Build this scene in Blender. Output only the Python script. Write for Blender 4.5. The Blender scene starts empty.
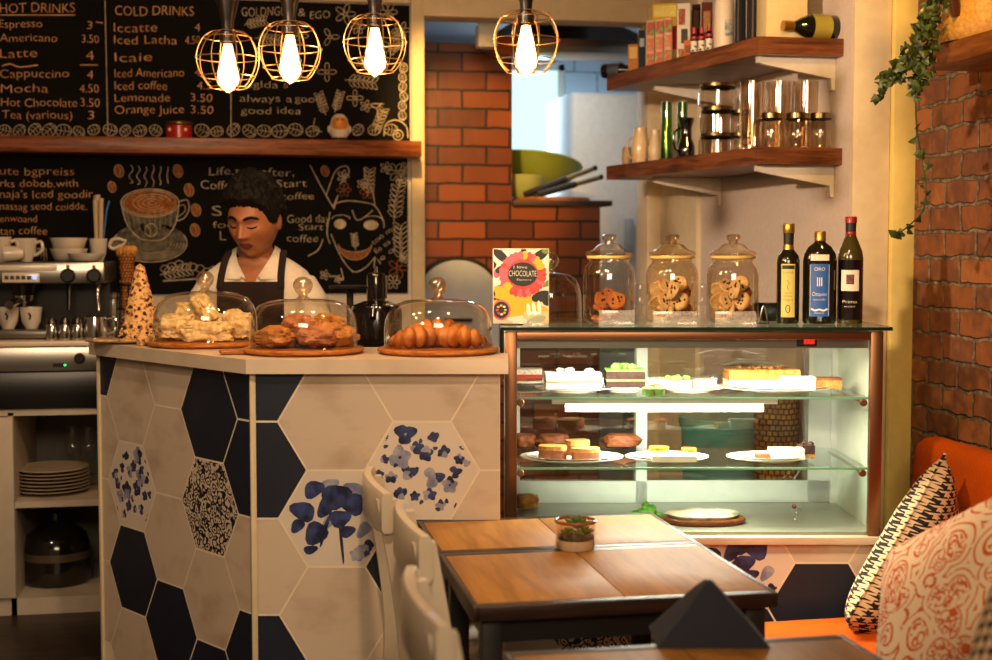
import bpy, bmesh, random
from math import *
from mathutils import Vector, Matrix, Euler, noise

scene = bpy.context.scene
COL = scene.collection
rng = random.Random(7)

# ------------------------------------------------------------------ camera
F = 1378.0                      # focal length in pixels of the 992 px wide frame
PSI = radians(10.5)             # camera turned to the right of the room axis
EYE = 1.47
TH = atan(80 / F)               # camera pitched slightly down
cam_d = bpy.data.cameras.new('camera'); cam = bpy.data.objects.new('camera', cam_d); COL.objects.link(cam)
cam.location = (0, 0, EYE); cam.rotation_euler = (pi / 2 - TH, 0, -PSI)
cam_d.sensor_width = 36; cam_d.lens = F * 36 / 992; cam_d.clip_start = .05
cam_d.dof.use_dof = True; cam_d.dof.focus_distance = 4.05; cam_d.dof.aperture_fstop = 2.6
scene.camera = cam

# ------------------------------------------------------------------ light
vs = scene.view_settings
vs.view_transform = 'Standard'; vs.look = 'None'; vs.gamma = 1; vs.use_curve_mapping = False
vs.exposure = 0.0
scene.cycles.max_bounces = 8; scene.cycles.transparent_max_bounces = 40; scene.cycles.glossy_bounces = 5
scene.cycles.caustics_reflective = False; scene.cycles.caustics_refractive = False
scene.cycles.sample_clamp_indirect = 4
wd = bpy.data.worlds.new('world'); scene.world = wd; wd.use_nodes = True
wd.node_tree.nodes['Background'].inputs[0].default_value = (1.0, .68, .42, 1)
wd.node_tree.nodes['Background'].inputs[1].default_value = .2
WARM = (1.0, .56, .24); WARM2 = (1.0, .70, .42)

FWD = Vector((sin(PSI), cos(PSI), 0)); RGT = Vector((cos(PSI), -sin(PSI), 0))
def W(lat, D, z=0):
    v = RGT * lat + FWD * D; return Vector((v.x, v.y, z))
def area(name, loc, target, size, energy, color, size_y=None, spread=180):
    l = bpy.data.lights.new(name, 'AREA'); l.energy = energy; l.color = color; l.size = size
    if size_y: l.shape = 'RECTANGLE'; l.size_y = size_y
    l.spread = radians(spread)
    o = bpy.data.objects.new(name, l); COL.objects.link(o); o.location = loc
    o.rotation_euler = (Vector(target) - Vector(loc)).to_track_quat('-Z', 'Y').to_euler(); return o
def spot(name, loc, target, energy, color, angle=60, blend=.6, rad=.06):
    l = bpy.data.lights.new(name, 'SPOT'); l.energy = energy; l.color = color; l.spot_size = radians(angle); l.spot_blend = blend
    l.shadow_soft_size = rad
    o = bpy.data.objects.new(name, l); COL.objects.link(o); o.location = loc
    o.rotation_euler = (Vector(target) - Vector(loc)).to_track_quat('-Z', 'Y').to_euler(); return o
# added fill lights out of view, except the hidden pillar lamp and window daylight
area('front_fill', W(.1, -.6, 2.6), W(.2, 4.2, 1.1), 1.6, 72, (1, .74, .48), .8)  # broad warm fill added behind the camera, stands for no fixture
spot('fill_spot_counter', W(-.1, 2.0, 2.85), W(-.25, 3.75, .85), 108, WARM2, 70)
spot('fill_spot_left', W(-1.9, 2.6, 2.85), W(-1.0, 4.1, .8), 45, WARM2, 60)  # added to lift the counter's dark left face
spot('fill_spot_table', W(.3, 2.6, 2.85), W(.35, 3.0, .74), 4, WARM2, 60)
spot('fill_spot_bench', W(-.5, 1.9, 2.6), W(1.3, 3.7, .8), 215, WARM2, 32)  # added to brighten the orange backrest
spot('fill_spot_shelf', W(-1.7, 1.3, 2.35), W(.93, 4.9, 1.66), 680, (1, .72, .48), 30)  # added below ceiling height to brighten the wall by the shelves
spot('ceiling_spot_pillar', W(1.05, 3.2, 2.85), W(1.36, 4.35, 2.0), 60, (1, .55, .12), 70)
spot('fill_spot_barista', W(-.5, 3.5, 2.8), W(-.85, 4.85, 1.4), 30, WARM2, 60)
spot('fill_spot_menu', W(-.6, 4.0, 2.85), W(-.95, 5.85, 1.9), 30, WARM, 100)
spot('fill_spot_oven', (.55, 4.3, 2.7), (1.08, 6.6, 1.85), 340, (1, .56, .16), 25)  # added to warm the oven brick
area('kitchen_fill', (1.45, 7.0, 2.7), (1.55, 6.9, 0), .7, 15, (.85, .92, 1.0), .8)  # cool fill added in the kitchen, no fitting there
area('kitchen_daylight', (1.84, 8.5, 2.15), (1.84, 6.5, 1.4), .34, 20, (.6, .88, 1.0), .9)

# ------------------------------------------------------------------ helpers
def ray(px, py):
    a = (px - 496) / F; b = (330 - py) / F
    fw = FWD * cos(TH) + Vector((0, 0, -sin(TH))); up = FWD * sin(TH) + Vector((0, 0, cos(TH)))
    return fw + RGT * a + up * b
def _at(px, py, t): return ray(px, py) * t + Vector((0, 0, EYE))
def atY(px, py, Y): return _at(px, py, Y / ray(px, py).y)
def atX(px, py, X): return _at(px, py, X / ray(px, py).x)
def atZ(px, py, Z): return _at(px, py, (Z - EYE) / ray(px, py).z)
def atD(px, py, D): return _at(px, py, D / ray(px, py).dot(FWD))

def srgb(h):
    if isinstance(h, (tuple, list)): return (*h[:3], 1)
    h = h.lstrip('#'); c = [int(h[i:i + 2], 16) / 255 for i in (0, 2, 4)]
    return tuple(x / 12.92 if x <= .04045 else ((x + .055) / 1.055) ** 2.4 for x in c) + (1,)

class NT:
    def __init__(s, name):
        s.m = bpy.data.materials.new(name); s.m.use_nodes = True; s.t = s.m.node_tree
        s.b = s.t.nodes['Principled BSDF']; s.out = s.t.nodes['Material Output']
    def n(s, typ, **kw):
        nd = s.t.nodes.new(typ)
        for k, v in kw.items():
            if k.startswith('i_'):
                key = k[2:]; key = int(key) if key.isdigit() else key
                s.put(nd.inputs[key], v)
            else: setattr(nd, k, v)
        return nd
    def put(s, inp, v):
        if hasattr(v, 'is_output'): s.t.links.new(v, inp)
        else: inp.default_value = v
    def math(s, op, a, b=0.0, c=0.0):
        nd = s.t.nodes.new('ShaderNodeMath'); nd.operation = op
        s.put(nd.inputs[0], a); s.put(nd.inputs[1], b); s.put(nd.inputs[2], c); return nd.outputs[0]
    def ramp(s, fac, stops):
        nd = s.t.nodes.new('ShaderNodeValToRGB'); e = nd.color_ramp.elements
        while len(e) < len(stops): e.new(.5)
        for el, (p, c) in zip(e, stops): el.position = p; el.color = c
        s.put(nd.inputs[0], fac); return nd.outputs[0]
    def mix(s, fac, a, b):
        nd = s.t.nodes.new('ShaderNodeMix'); nd.data_type = 'RGBA'
        s.put(nd.inputs[0], fac); s.put(nd.inputs[6], a); s.put(nd.inputs[7], b); return nd.outputs[2]
    def coord(s, scale=(1, 1, 1), rot=(0, 0, 0), which='Object'):
        tc = s.t.nodes.new('ShaderNodeTexCoord'); mp = s.t.nodes.new('ShaderNodeMapping')
        mp.inputs['Scale'].default_value = scale; mp.inputs['Rotation'].default_value = rot
        s.t.links.new(tc.outputs[which], mp.inputs[0]); return mp.outputs[0]
    def bump(s, h, strength=.3, dist=.01):
        b = s.t.nodes.new('ShaderNodeBump'); b.inputs['Strength'].default_value = strength; b.inputs['Distance'].default_value = dist
        s.put(b.inputs['Height'], h); s.t.links.new(b.outputs[0], s.b.inputs['Normal'])

MATS = {}
def mat(name, c, rough=.5, metal=0.0, c2=None, scale=20.0, bump=0.0, emit=0.0, coat=0.0, sub=0.0, stretch=(1, 1, 1), thr=None, spec=None):
    if name in MATS: return MATS[name]
    k = NT(name); b = k.b
    b.inputs['Roughness'].default_value = rough; b.inputs['Metallic'].default_value = metal
    if spec is not None: b.inputs['Specular IOR Level'].default_value = spec
    c = srgb(c)
    nz = k.n('ShaderNodeTexNoise', i_Vector=k.coord(stretch), i_Scale=scale, i_Detail=5.0)
    if c2: k.put(b.inputs['Base Color'], k.ramp(nz.outputs[0], [(thr[0] if thr else .35, c), (thr[1] if thr else .65, srgb(c2))]))
    else:
        d = tuple(v * .9 for v in c[:3]) + (1,)
        k.put(b.inputs['Base Color'], k.ramp(nz.outputs[0], [(.3, d), (.7, c)]))
    if bump: k.bump(nz.outputs[0], bump)
    if emit:
        b.inputs['Emission Color'].default_value = c; b.inputs['Emission Strength'].default_value = emit
    if coat: b.inputs['Coat Weight'].default_value = coat; b.inputs['Coat Roughness'].default_value = .08
    if sub: b.inputs['Subsurface Weight'].default_value = sub; b.inputs['Subsurface Radius'].default_value = (.02, .008, .004)
    MATS[name] = k.m; return k.m
def wood(name, c1, c2, axis='X', scale=14, rough=.4, coat=.2):
    if name in MATS: return MATS[name]
    k = NT(name); st = {'X': (1.2, 12, 12), 'Y': (12, 1.2, 12), 'Z': (12, 12, 1.2), 'XY': (1.5, 1.5, 16)}[axis]
    v = k.coord(st)
    a = k.n('ShaderNodeTexNoise', i_Vector=v, i_Scale=scale * .35, i_Detail=6.0, i_Distortion=.6)
    w = k.n('ShaderNodeTexNoise', i_Vector=v, i_Scale=scale * 2, i_Detail=3.0)
    f = k.math('ADD', k.math('MULTIPLY', a.outputs[0], .75), k.math('MULTIPLY', w.outputs[0], .25))
    k.put(k.b.inputs['Base Color'], k.ramp(f, [(.36, srgb(c1)), (.64, srgb(c2))]))
    k.b.inputs['Roughness'].default_value = rough; k.b.inputs['Specular IOR Level'].default_value = .25; k.b.inputs['Coat Weight'].default_value = coat; k.b.inputs['Coat Roughness'].default_value = .25
    k.bump(f, .12, .004); MATS[name] = k.m; return k.m
def glass(name, tint='#ffffff', rough=.02, base=.05, edge=.8, power=4.0, keep=.96):
    if name in MATS: return MATS[name]
    k = NT(name); k.t.nodes.remove(k.b)
    tr = k.n('ShaderNodeBsdfTransparent'); t = srgb(tint); tr.inputs[0].default_value = tuple(v * keep for v in t[:3]) + (1,)
    gl = k.n('ShaderNodeBsdfGlossy'); gl.inputs['Roughness'].default_value = rough; gl.inputs[0].default_value = (1, 1, 1, 1)
    lw = k.n('ShaderNodeLayerWeight', i_Blend=.5)
    fac = k.math('ADD', k.math('MULTIPLY', k.math('POWER', lw.outputs['Facing'], power), edge), base)
    mx = k.n('ShaderNodeMixShader'); k.put(mx.inputs[0], fac)
    k.t.links.new(tr.outputs[0], mx.inputs[1]); k.t.links.new(gl.outputs[0], mx.inputs[2]); k.t.links.new(mx.outputs[0], k.out.inputs[0])
    MATS[name] = k.m; return k.m
def emis(name, c, s):
    if name in MATS: return MATS[name]
    k = NT(name); k.t.nodes.remove(k.b); e = k.n('ShaderNodeEmission'); e.inputs[0].default_value = srgb(c); e.inputs[1].default_value = s
    k.t.links.new(e.outputs[0], k.out.inputs[0]); MATS[name] = k.m; return k.m
def bricks(name, cols, mortar, bw, bh, mw, plane='XZ', rough=.7, bumpd=.01, noisy=.35, msm=.1, gloss_n=0.0):
    k = NT(name); tc = k.n('ShaderNodeTexCoord'); sp = k.n('ShaderNodeSeparateXYZ'); k.put(sp.inputs[0], tc.outputs['Object'])
    nz = k.n('ShaderNodeTexNoise', i_Vector=tc.outputs['Object'], i_Scale=7.0, i_Detail=6.0)
    u = sp.outputs[0] if plane == 'XZ' else sp.outputs[1]
    nf = k.n('ShaderNodeTexNoise', i_Vector=tc.outputs['Object'], i_Scale=14.0, i_Detail=3.0)
    wob = k.math('MULTIPLY', k.math('SUBTRACT', nf.outputs[0], .5), noisy * .045)
    cb = k.n('ShaderNodeCombineXYZ'); k.put(cb.inputs[0], k.math('ADD', u, wob)); k.put(cb.inputs[1], k.math('ADD', sp.outputs[2], wob))
    br = k.n('ShaderNodeTexBrick', i_Vector=cb.outputs[0]); br.offset = .5
    br.inputs['Scale'].default_value = 1; br.inputs['Mortar Size'].default_value = mw; br.inputs['Mortar Smooth'].default_value = msm
    br.inputs['Brick Width'].default_value = bw; br.inputs['Row Height'].default_value = bh; br.inputs['Bias'].default_value = 0
    br.inputs['Color1'].default_value = (0, 0, 0, 1); br.inputs['Color2'].default_value = (1, 1, 1, 1); br.inputs['Mortar'].default_value = (0, 0, 0, 1)
    sc = k.n('ShaderNodeSeparateColor'); k.put(sc.inputs[0], br.outputs[0])
    f = k.math('ADD', k.math('MULTIPLY', sc.outputs[0], .5), k.math('ADD', k.math('MULTIPLY', nz.outputs[0], noisy * .55), k.math('MULTIPLY', nf.outputs[0], noisy * .5)))
    n = len(cols); body = k.ramp(f, [(.15 + .75 * i / (n - 1), srgb(c)) for i, c in enumerate(cols)])
    nm = k.n('ShaderNodeTexNoise', i_Vector=tc.outputs['Object'], i_Scale=40.0, i_Detail=4.0)
    mo = k.ramp(nm.outputs[0], [(.42, tuple(v * .4 for v in srgb(mortar)[:3]) + (1,)), (.62, srgb(mortar))])
    k.put(k.b.inputs['Base Color'], k.mix(br.outputs['Fac'], body, mo))
    k.b.inputs['Roughness'].default_value = rough
    h = k.math('SUBTRACT', k.math('MULTIPLY', nf.outputs[0], noisy), br.outputs['Fac']); k.bump(h, .8, bumpd)
    MATS[name] = k.m; return k.m

I4 = Matrix.Identity(4)
def T(x=0, y=0, z=0, rz=0, rx=0, ry=0, s=None):
    m = Matrix.Translation((x, y, z)) @ Euler((rx, ry, rz)).to_matrix().to_4x4()
    if s: m = m @ Matrix.Diagonal((*s, 1))
    return m
class MB:
    """collects shapes and links them as one mesh object"""
    def __init__(s): s.v = []; s.f = []; s.mi = []; s.cur = 0; s.M = I4
    def raw(s, vs, fs, M=None):
        o = len(s.v); M = s.M @ M if M is not None else s.M
        s.v += [M @ Vector(v) for v in vs]; s.f += [[i + o for i in f] for f in fs]; s.mi += [s.cur] * len(fs); return s
    def frombm(s, bm, M=None):
        bm.verts.index_update()
        s.raw([v.co.copy() for v in bm.verts], [[v.index for v in f.verts] for f in bm.faces], M); bm.free(); return s
    def box(s, c, d, rz=0, bevel=0, M=None, seg=2):
        bm = bmesh.new(); bmesh.ops.create_cube(bm, size=1)
        for v in bm.verts: v.co = Vector((v.co.x * d[0], v.co.y * d[1], v.co.z * d[2]))
        if bevel: bmesh.ops.bevel(bm, geom=bm.edges[:], offset=min(bevel, min(d) * .49), segments=seg, affect='EDGES', profile=.5)
        m = T(*c, rz=rz); return s.frombm(bm, m if M is None else M @ m)
    def b2(s, a, b, bevel=0, M=None):
        a = Vector(a); b = Vector(b); return s.box((a + b) / 2, [abs(x) for x in (b - a)], 0, bevel, M)
    def tube(s, pts, r, n=8, closed=False, caps=True, M=None, sq=None):
        pts = [Vector(p) for p in pts]; N = len(pts); rr = r if isinstance(r, (list, tuple)) else [r] * N
        vs = []; fs = []; prev = None
        for i, p in enumerate(pts):
            a = pts[(i - 1) % N] if (closed or i > 0) else p; b = pts[(i + 1) % N] if (closed or i < N - 1) else p
            t = (b - a).normalized() if (b - a).length > 1e-9 else Vector((0, 0, 1))
            if prev is None:
                up = Vector((0, 0, 1)) if abs(t.z) < .9 else Vector((1, 0, 0)); u = t.cross(up).normalized()
            else:
                u = prev - t * prev.dot(t); u = u.normalized() if u.length > 1e-6 else t.orthogonal().normalized()
            prev = u; w = t.cross(u)
            for j in range(n):
                an = 2 * pi * j / n; vs.append(p + u * cos(an) * rr[i] * (sq[0] if sq else 1) + w * sin(an) * rr[i] * (sq[1] if sq else 1))
        for i in range(N if closed else N - 1):
            for j in range(n): fs.append([i * n + j, i * n + (j + 1) % n, ((i + 1) % N) * n + (j + 1) % n, ((i + 1) % N) * n + j])
        if caps and not closed: fs.append(list(range(n))[::-1]); fs.append([(N - 1) * n + j for j in range(n)])
        return s.raw(vs, fs, M)
    def lathe(s, prof, n=32, M=None, wob=None):
        vs = []; fs = []; idx = []
        for r, z in prof:
            if r < 1e-5: idx.append([len(vs)]); vs.append((0, 0, z))
            else:
                idx.append(list(range(len(vs), len(vs) + n)))
                for j in range(n):
                    a = 2 * pi * j / n; q = r * (1 + (wob(a, z) if wob else 0)); vs.append((q * cos(a), q * sin(a), z))
        for A, B in zip(idx, idx[1:]):
            if len(A) == 1 and len(B) == 1: continue
            for j in range(n):
                k = (j + 1) % n
                if len(A) == 1: fs.append([A[0], B[k], B[j]])
                elif len(B) == 1: fs.append([A[j], A[k], B[0]])
                else: fs.append([A[j], A[k], B[k], B[j]])
        return s.raw(vs, fs, M)
    def cyl(s, c, r, h, n=24, bev=0, M=None):
        b = min(bev, h / 2, r / 2)
        p = [(0, 0), (r - b, 0), (r, b), (r, h - b), (r - b, h), (0, h)] if b else [(0, 0), (r, 0), (r, h), (0, h)]
        m = T(*c); return s.lathe(p, n, m if M is None else M @ m)
    def prism(s, pts, z0, z1, M=None):
        n = len(pts); vs = [(x, y, z0) for x, y in pts] + [(x, y, z1) for x, y in pts]
        fs = [list(range(n))[::-1], list(range(n, 2 * n))] + [[i, (i + 1) % n, n + (i + 1) % n, n + i] for i in range(n)]
        return s.raw(vs, fs, M)
    def loft(s, rings, caps=True, M=None):
        n = len(rings[0]); vs = [p for r_ in rings for p in r_]; fs = []
        for i in range(len(rings) - 1):
            for j in range(n): fs.append([i * n + j, i * n + (j + 1) % n, (i + 1) * n + (j + 1) % n, (i + 1) * n + j])
        if caps: fs += [list(range(n))[::-1], [(len(rings) - 1) * n + j for j in range(n)]]
        return s.raw(vs, fs, M)
    def ball(s, c, r, seg=20, rings=12, M=None, amp=0, fr=10, seed=0):
        r = r if isinstance(r, (tuple, list)) else (r, r, r); bm = bmesh.new(); bmesh.ops.create_uvsphere(bm, u_segments=seg, v_segments=rings, radius=1)
        for v in bm.verts:
            d = 1 + (amp * noise.noise(Vector(v.co) * fr * .25 + Vector((seed * 7.3, seed * 3.1, seed))) if amp else 0)
            v.co = Vector((v.co.x * r[0], v.co.y * r[1], v.co.z * r[2])) * d
        m = T(*c); return s.frombm(bm, m if M is None else M @ m)
    def poly(s, pts, M=None): return s.raw(pts, [list(range(len(pts)))], M)
    def build(s, name, mats, parent=None, loc=(0, 0, 0), rz=0, smooth=40, fix=True):
        me = bpy.data.meshes.new(name); me.from_pydata(s.v, [], s.f)
        for m in (mats if isinstance(mats, (list, tuple)) else [mats]): me.materials.append(m)
        me.polygons.foreach_set('material_index', s.mi)
        if fix:
            bm = bmesh.new(); bm.from_mesh(me); bmesh.ops.recalc_face_normals(bm, faces=bm.faces[:])
            if smooth:
                lim = radians(smooth)
                for f in bm.faces: f.smooth = True
                for e in bm.edges:
                    if len(e.link_faces) != 2 or e.calc_face_angle(0) > lim: e.smooth = False
            bm.to_mesh(me); bm.free()
        me.update(); o = bpy.data.objects.new(name, me); COL.objects.link(o); o.location = loc; o.rotation_euler = (0, 0, rz)
        if parent: o.parent = parent
        return o
def tag(o, label=None, cat=None, group=None, kind=None):
    if label: o['label'] = label
    if cat: o['category'] = cat
    if group: o['group'] = group
    if kind: o['kind'] = kind
    return o
def thing(name, label, cat, loc=(0, 0, 0), rz=0, group=None, rx=0, ry=0):
    o = bpy.data.objects.new(name, None); COL.objects.link(o); o.location = loc; o.rotation_euler = (rx, ry, rz); o.empty_display_size = .05
    return tag(o, label, cat, group)
def struct(name, mb, m, smooth=40): return tag(mb.build(name, m, smooth=smooth), kind='structure')
def kids(o): return [c for c in bpy.data.objects if c.parent == o]
def dup(o, loc, rz=None, label=None):
    def cp(a, par):
        c = a.copy(); COL.objects.link(c); c.parent = par
        for ch in kids(a):
            if ch is not c: cp(ch, c)
        return c
    c = cp(o, None); c.location = loc
    if rz is not None: c.rotation_euler.z = rz
    if label: c['label'] = label
    return c
_tc = {}
def text_geo(txt):
    if txt in _tc: return _tc[txt]
    cu = bpy.data.curves.new('t', 'FONT'); cu.body = txt; cu.resolution_u = 3; cu.offset = -.014
    o = bpy.data.objects.new('t', cu); COL.objects.link(o); bpy.context.view_layer.update()
    me = bpy.data.meshes.new_from_object(o.evaluated_get(bpy.context.evaluated_depsgraph_get()))
    vs = [v.co.copy() for v in me.vertices]; fs = [list(p.vertices) for p in me.polygons]
    bpy.data.objects.remove(o); bpy.data.curves.remove(cu); bpy.data.meshes.remove(me)
    _tc[txt] = (vs, fs); return vs, fs
def put_text(mb, txt, x0, x1, base, cap, fn, slant=0, wob=0, seed=0):
    """writes txt from x0 to x1 on the base line, capitals cap high; fn maps (u, v down) to a point"""
    vs, fs = text_geo(txt)
    if not vs: return
    a = min(v.x for v in vs); b = max(v.x for v in vs); k = (x1 - x0) / max(b - a, 1e-6); q = cap / .69
    R = random.Random(len(txt) * 31 + int(x0)); ph = R.random() * 6
    out = []
    for v in vs:
        u = x0 + (v.x - a) * k; h = v.y * q
        w = wob * cap * .12 * sin(u / cap * 1.3 + ph); out.append(fn(u + h * .12 * sin(u / cap * .9 + ph) * wob + slant * h, base - h - w))
    mb.raw(out, fs)
def ribbon(mb, pts, w, fn, closed=False):
    """a chalk line: flat ribbon of width w along 2D points"""
    n = len(pts); w *= .82
    if n < 2: return
    vs = []
    for i in range(n):
        a = pts[(i - 1) % n] if closed or i > 0 else pts[i]; b = pts[(i + 1) % n] if closed or i < n - 1 else pts[i]
        dx, dy = b[0] - a[0], b[1] - a[1]; l = hypot(dx, dy) or 1; nx, ny = -dy / l * w / 2, dx / l * w / 2
        vs += [fn(pts[i][0] + nx, pts[i][1] + ny), fn(pts[i][0] - nx, pts[i][1] - ny)]
    fs = [[2 * i, 2 * i + 1, (2 * i + 3) % (2 * n), (2 * i + 2) % (2 * n)] for i in range(n if closed else n - 1)]
    mb.raw(vs, fs)
def ell(cx, cy, rx, ry, n=20, a0=0, a1=2 * pi, rot=0, full=True):
    m = n if full else n + 1; out = []
    for i in range(m):
        a = a0 + (a1 - a0) * i / n; x = rx * cos(a); y = ry * sin(a); out.append((cx + x * cos(rot) - y * sin(rot), cy + x * sin(rot) + y * cos(rot)))
    return out
def smooth_pts(pts, n=6):
    out = []
    P = [Vector(p) for p in pts]
    for i in range(len(P) - 1):
        a = P[max(i - 1, 0)]; b = P[i]; c = P[i + 1]; d = P[min(i + 2, len(P) - 1)]
        for j in range(n):
            t = j / n; out.append(.5 * ((2 * b) + (c - a) * t + (2 * a - 5 * b + 4 * c - d) * t * t + (3 * b - a - 3 * c + d) * t ** 3))
    out.append(P[-1]); return out

# ------------------------------------------------------------------ materials
m_wall = mat('plaster_mauve', '#c9b9ae', .85, bump=.05, scale=60)
m_white = mat('white_paint', '#d8cfc0', .6, scale=30)
m_cream = mat('cream_paint', '#d9c7a4', .6, scale=25, bump=.03)
m_lamplit_yellow = mat('lamplit_yellow_paint', '#e6cc76', .6, scale=25, bump=.03)  # yellow paint with the hidden lamp's glow put into its colour
m_floor = wood('dark_planks', '#2a1d14', '#4a3626', 'X', 10, .5)
m_black = mat('black_plastic', '#0b0a0a', .3)
m_blackm = mat('matt_black', '#0d0c0c', .7)
m_steel = mat('brushed_steel', '#a9a49c', .28, 1.0, scale=60, stretch=(1, 1, 20))
m_steel2 = mat('polished_steel', '#c9c6c0', .12, 1.0)
m_porc = mat('white_porcelain', '#e2dacb', .2, coat=.4)
m_glass = glass('clear_glass')
m_sg = glass('shelf_glassware', '#fff6e8', .03, .12, .85, 2.6, .93)
m_dome = glass('dome_glass', '#fffaf0', .015, .07, .85, 3.2)
m_pane = glass('pane_glass', '#fafffc', .01, .035, .6, 5)
m_edge = mat('glass_edge_green', '#7fc4a4', .15, spec=.6)
m_navy = mat('navy_tile', '#0f1626', .5, c2='#151d30', scale=8)
m_tile = mat('cream_marble_tile', '#cdbba6', .35, c2='#b39c84', scale=7, thr=(.5, .75), stretch=(1, 1, 1.6))
m_grout = mat('pale_grout', '#ead9c0', .8)
m_counter = mat('counter_marble', '#d4c2ab', .3, c2='#c4af96', scale=9, thr=(.45, .8))
m_ink = mat('indigo_ink', '#141a36', .4, c2='#39457a', scale=26, thr=(.4, .62))
m_ink2 = mat('pale_indigo_ink', '#6d769a', .4, c2='#a9a6ae', scale=26)
m_chalk = mat('chalk', '#e0b184', .9, c2='#c98f5c', scale=25)
m_chalkw = mat('white_chalk', '#d2c3a8', .9, c2='#a89678', scale=40)
m_chalko = mat('orange_chalk', '#a8642c', .9, c2='#70421f', scale=60)
m_chalkg = mat('grey_chalk', '#6f6a58', .9, c2='#3d3a30', scale=50)
m_board = mat('chalkboard', '#070606', .8, c2='#0c0b0a', scale=6, spec=.15)
m_shelf = wood('dark_shelf_wood', '#4a2818', '#844c2a', 'XY', 9, .4)
m_shelfx = wood('long_shelf_wood', '#5c2a10', '#9c582a', 'X', 12, .4)
m_board_w = wood('serving_board_wood', '#8a4b1a', '#c07a35', 'X', 18, .45)
m_gold = mat('gold_cap', '#b98a3a', .3, .8)
# ------------------------------------------------------------------ setting
YB = 6.0
mb = MB(); mb.b2((-3.2, -1.5, -.05), (3.2, 9.2, 0)); struct('floor', mb, m_floor)
mb = MB(); mb.b2((-3.2, 4.75, 0), (.75, 6.0, .1)); struct('floor_platform', mb, wood('platform_planks', '#1e1610', '#3a2c20', 'X', 8, .5))
mb = MB(); mb.b2((-3.2, -1.5, 2.95), (3.2, 9.2, 3.0)); struct('ceiling', mb, mat('ceiling_paint', '#b3a596', .8))
mb = MB(); mb.b2((-3.25, -1.5, 0), (-3.2, 9.2, 2.95)); struct('wall_left', mb, m_wall)
# back wall with the wide opening to the kitchen
XO0, XO1, ZO = .79, 1.80, 2.485
mb = MB(); mb.b2((-3.2, YB, 0), (XO0, YB + .12, 2.95)); mb.b2((XO0, YB, ZO), (XO1, YB + .12, 2.95)); mb.b2((XO1, YB, 0), (1.9, YB + .12, 2.95))
struct('wall_back', mb, m_white)
mb = MB(); mb.b2((.735, YB - .02, 0), (.794, YB + .14, 2.9), .006); mb.b2((.735, YB - .018, ZO - .004), (1.87, YB + .13, 2.9), .006); mb.b2((1.795, YB - .03, 0), (1.87, YB + .14, 2.55), .006)
struct('trim_1', mb, m_cream)
mb = MB(); mb.b2((-3.2, YB - .025, 2.53), (.734, YB - .0003, 2.95), .004); struct('trim_2', mb, m_cream)
# oblique side wall carrying the shelves
def sw(Y): return 2.06 - .121 * (Y - 4.45)
mb = MB(); mb.prism([(sw(4.45), 4.45), (2.5, 4.45), (2.5, 6.0), (sw(6.0), 6.0)], 0, 2.95); struct('wall_side', mb, m_wall)
mb = MB(); mb.prism([(sw(5.6) - .02, 5.6), (sw(5.6) + .02, 5.6), (sw(5.99) + .02, 5.99), (sw(5.99) - .02, 5.99)], 0, 2.95); struct('trim_3', mb, m_cream)
mb = MB(); mb.b2((2.062, 4.432, 0), (2.196, 4.449, 2.95), .003); struct('trim_4', mb, m_cream)
mb = MB(); mb.b2((2.198, 4.41, 0), (2.285, 4.449, 2.95), .004); struct('trim_5', mb, m_lamplit_yellow)
m_brickr = bricks('old_red_brick', ['#2e1c12', '#5e3820', '#8a5026', '#643c24', '#9a5e30'], '#86725a', .20, .085, .009, 'YZ', .9, .016, .75, .6)
mb = MB(); mb.b2((2.28, -1.5, 0), (2.42, 4.448, 2.95)); struct('wall_right', mb, m_brickr)
# kitchen shell
m_kw = mat('kitchen_white', '#c6ccd2', .5, scale=8)
m_ktile = bricks('kitchen_tile', ['#b9c0c9', '#c6ccd4', '#cfd4da'], '#a2a8b0', .3, .2, .006, 'XZ', .3, .003, .1)
mb = MB(); mb.b2((.2, 8.6, 0), (1.62, 8.7, 2.95)); mb.b2((2.04, 8.6, 0), (3.2, 8.7, 2.95)); mb.b2((1.62, 8.6, 0), (2.04, 8.7, 1.7)); mb.b2((1.62, 8.6, 2.65), (2.04, 8.7, 2.95)); struct('wall_kitchen', mb, m_ktile)
mb = MB(); mb.b2((2.55, 6.12, 0), (2.65, 8.6, 2.95)); struct('wall_kitchen_right', mb, m_kw)
mb = MB(); mb.b2((.2, 6.12, 2.75), (2.6, 8.6, 2.8)); struct('ceiling_kitchen', mb, mat('kitchen_ceiling', '#77707a', .8))
mb = MB(); mb.b2((.15, 6.12, 0), (.2, 8.6, 2.95)); struct('wall_kitchen_left', mb, m_kw)
mb = MB(); mb.b2((1.62, 8.62, 1.7), (1.655, 8.68, 2.65)); mb.b2((2.005, 8.62, 1.7), (2.04, 8.68, 2.65)); mb.b2((1.62, 8.62, 1.7), (2.04, 8.68, 1.74)); mb.b2((1.62, 8.62, 2.61), (2.04, 8.68, 2.65)); mb.b2((1.62, 8.625, 1.98), (2.04, 8.665, 2.0))
struct('window_1', mb, m_white)
mb = MB(); mb.b2((1.63, 8.66, 1.71), (2.03, 8.67, 2.64)); tag(mb.build('window_pane', emis('daylit_pane', '#c4e6ea', 1.5)), kind='structure')
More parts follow.
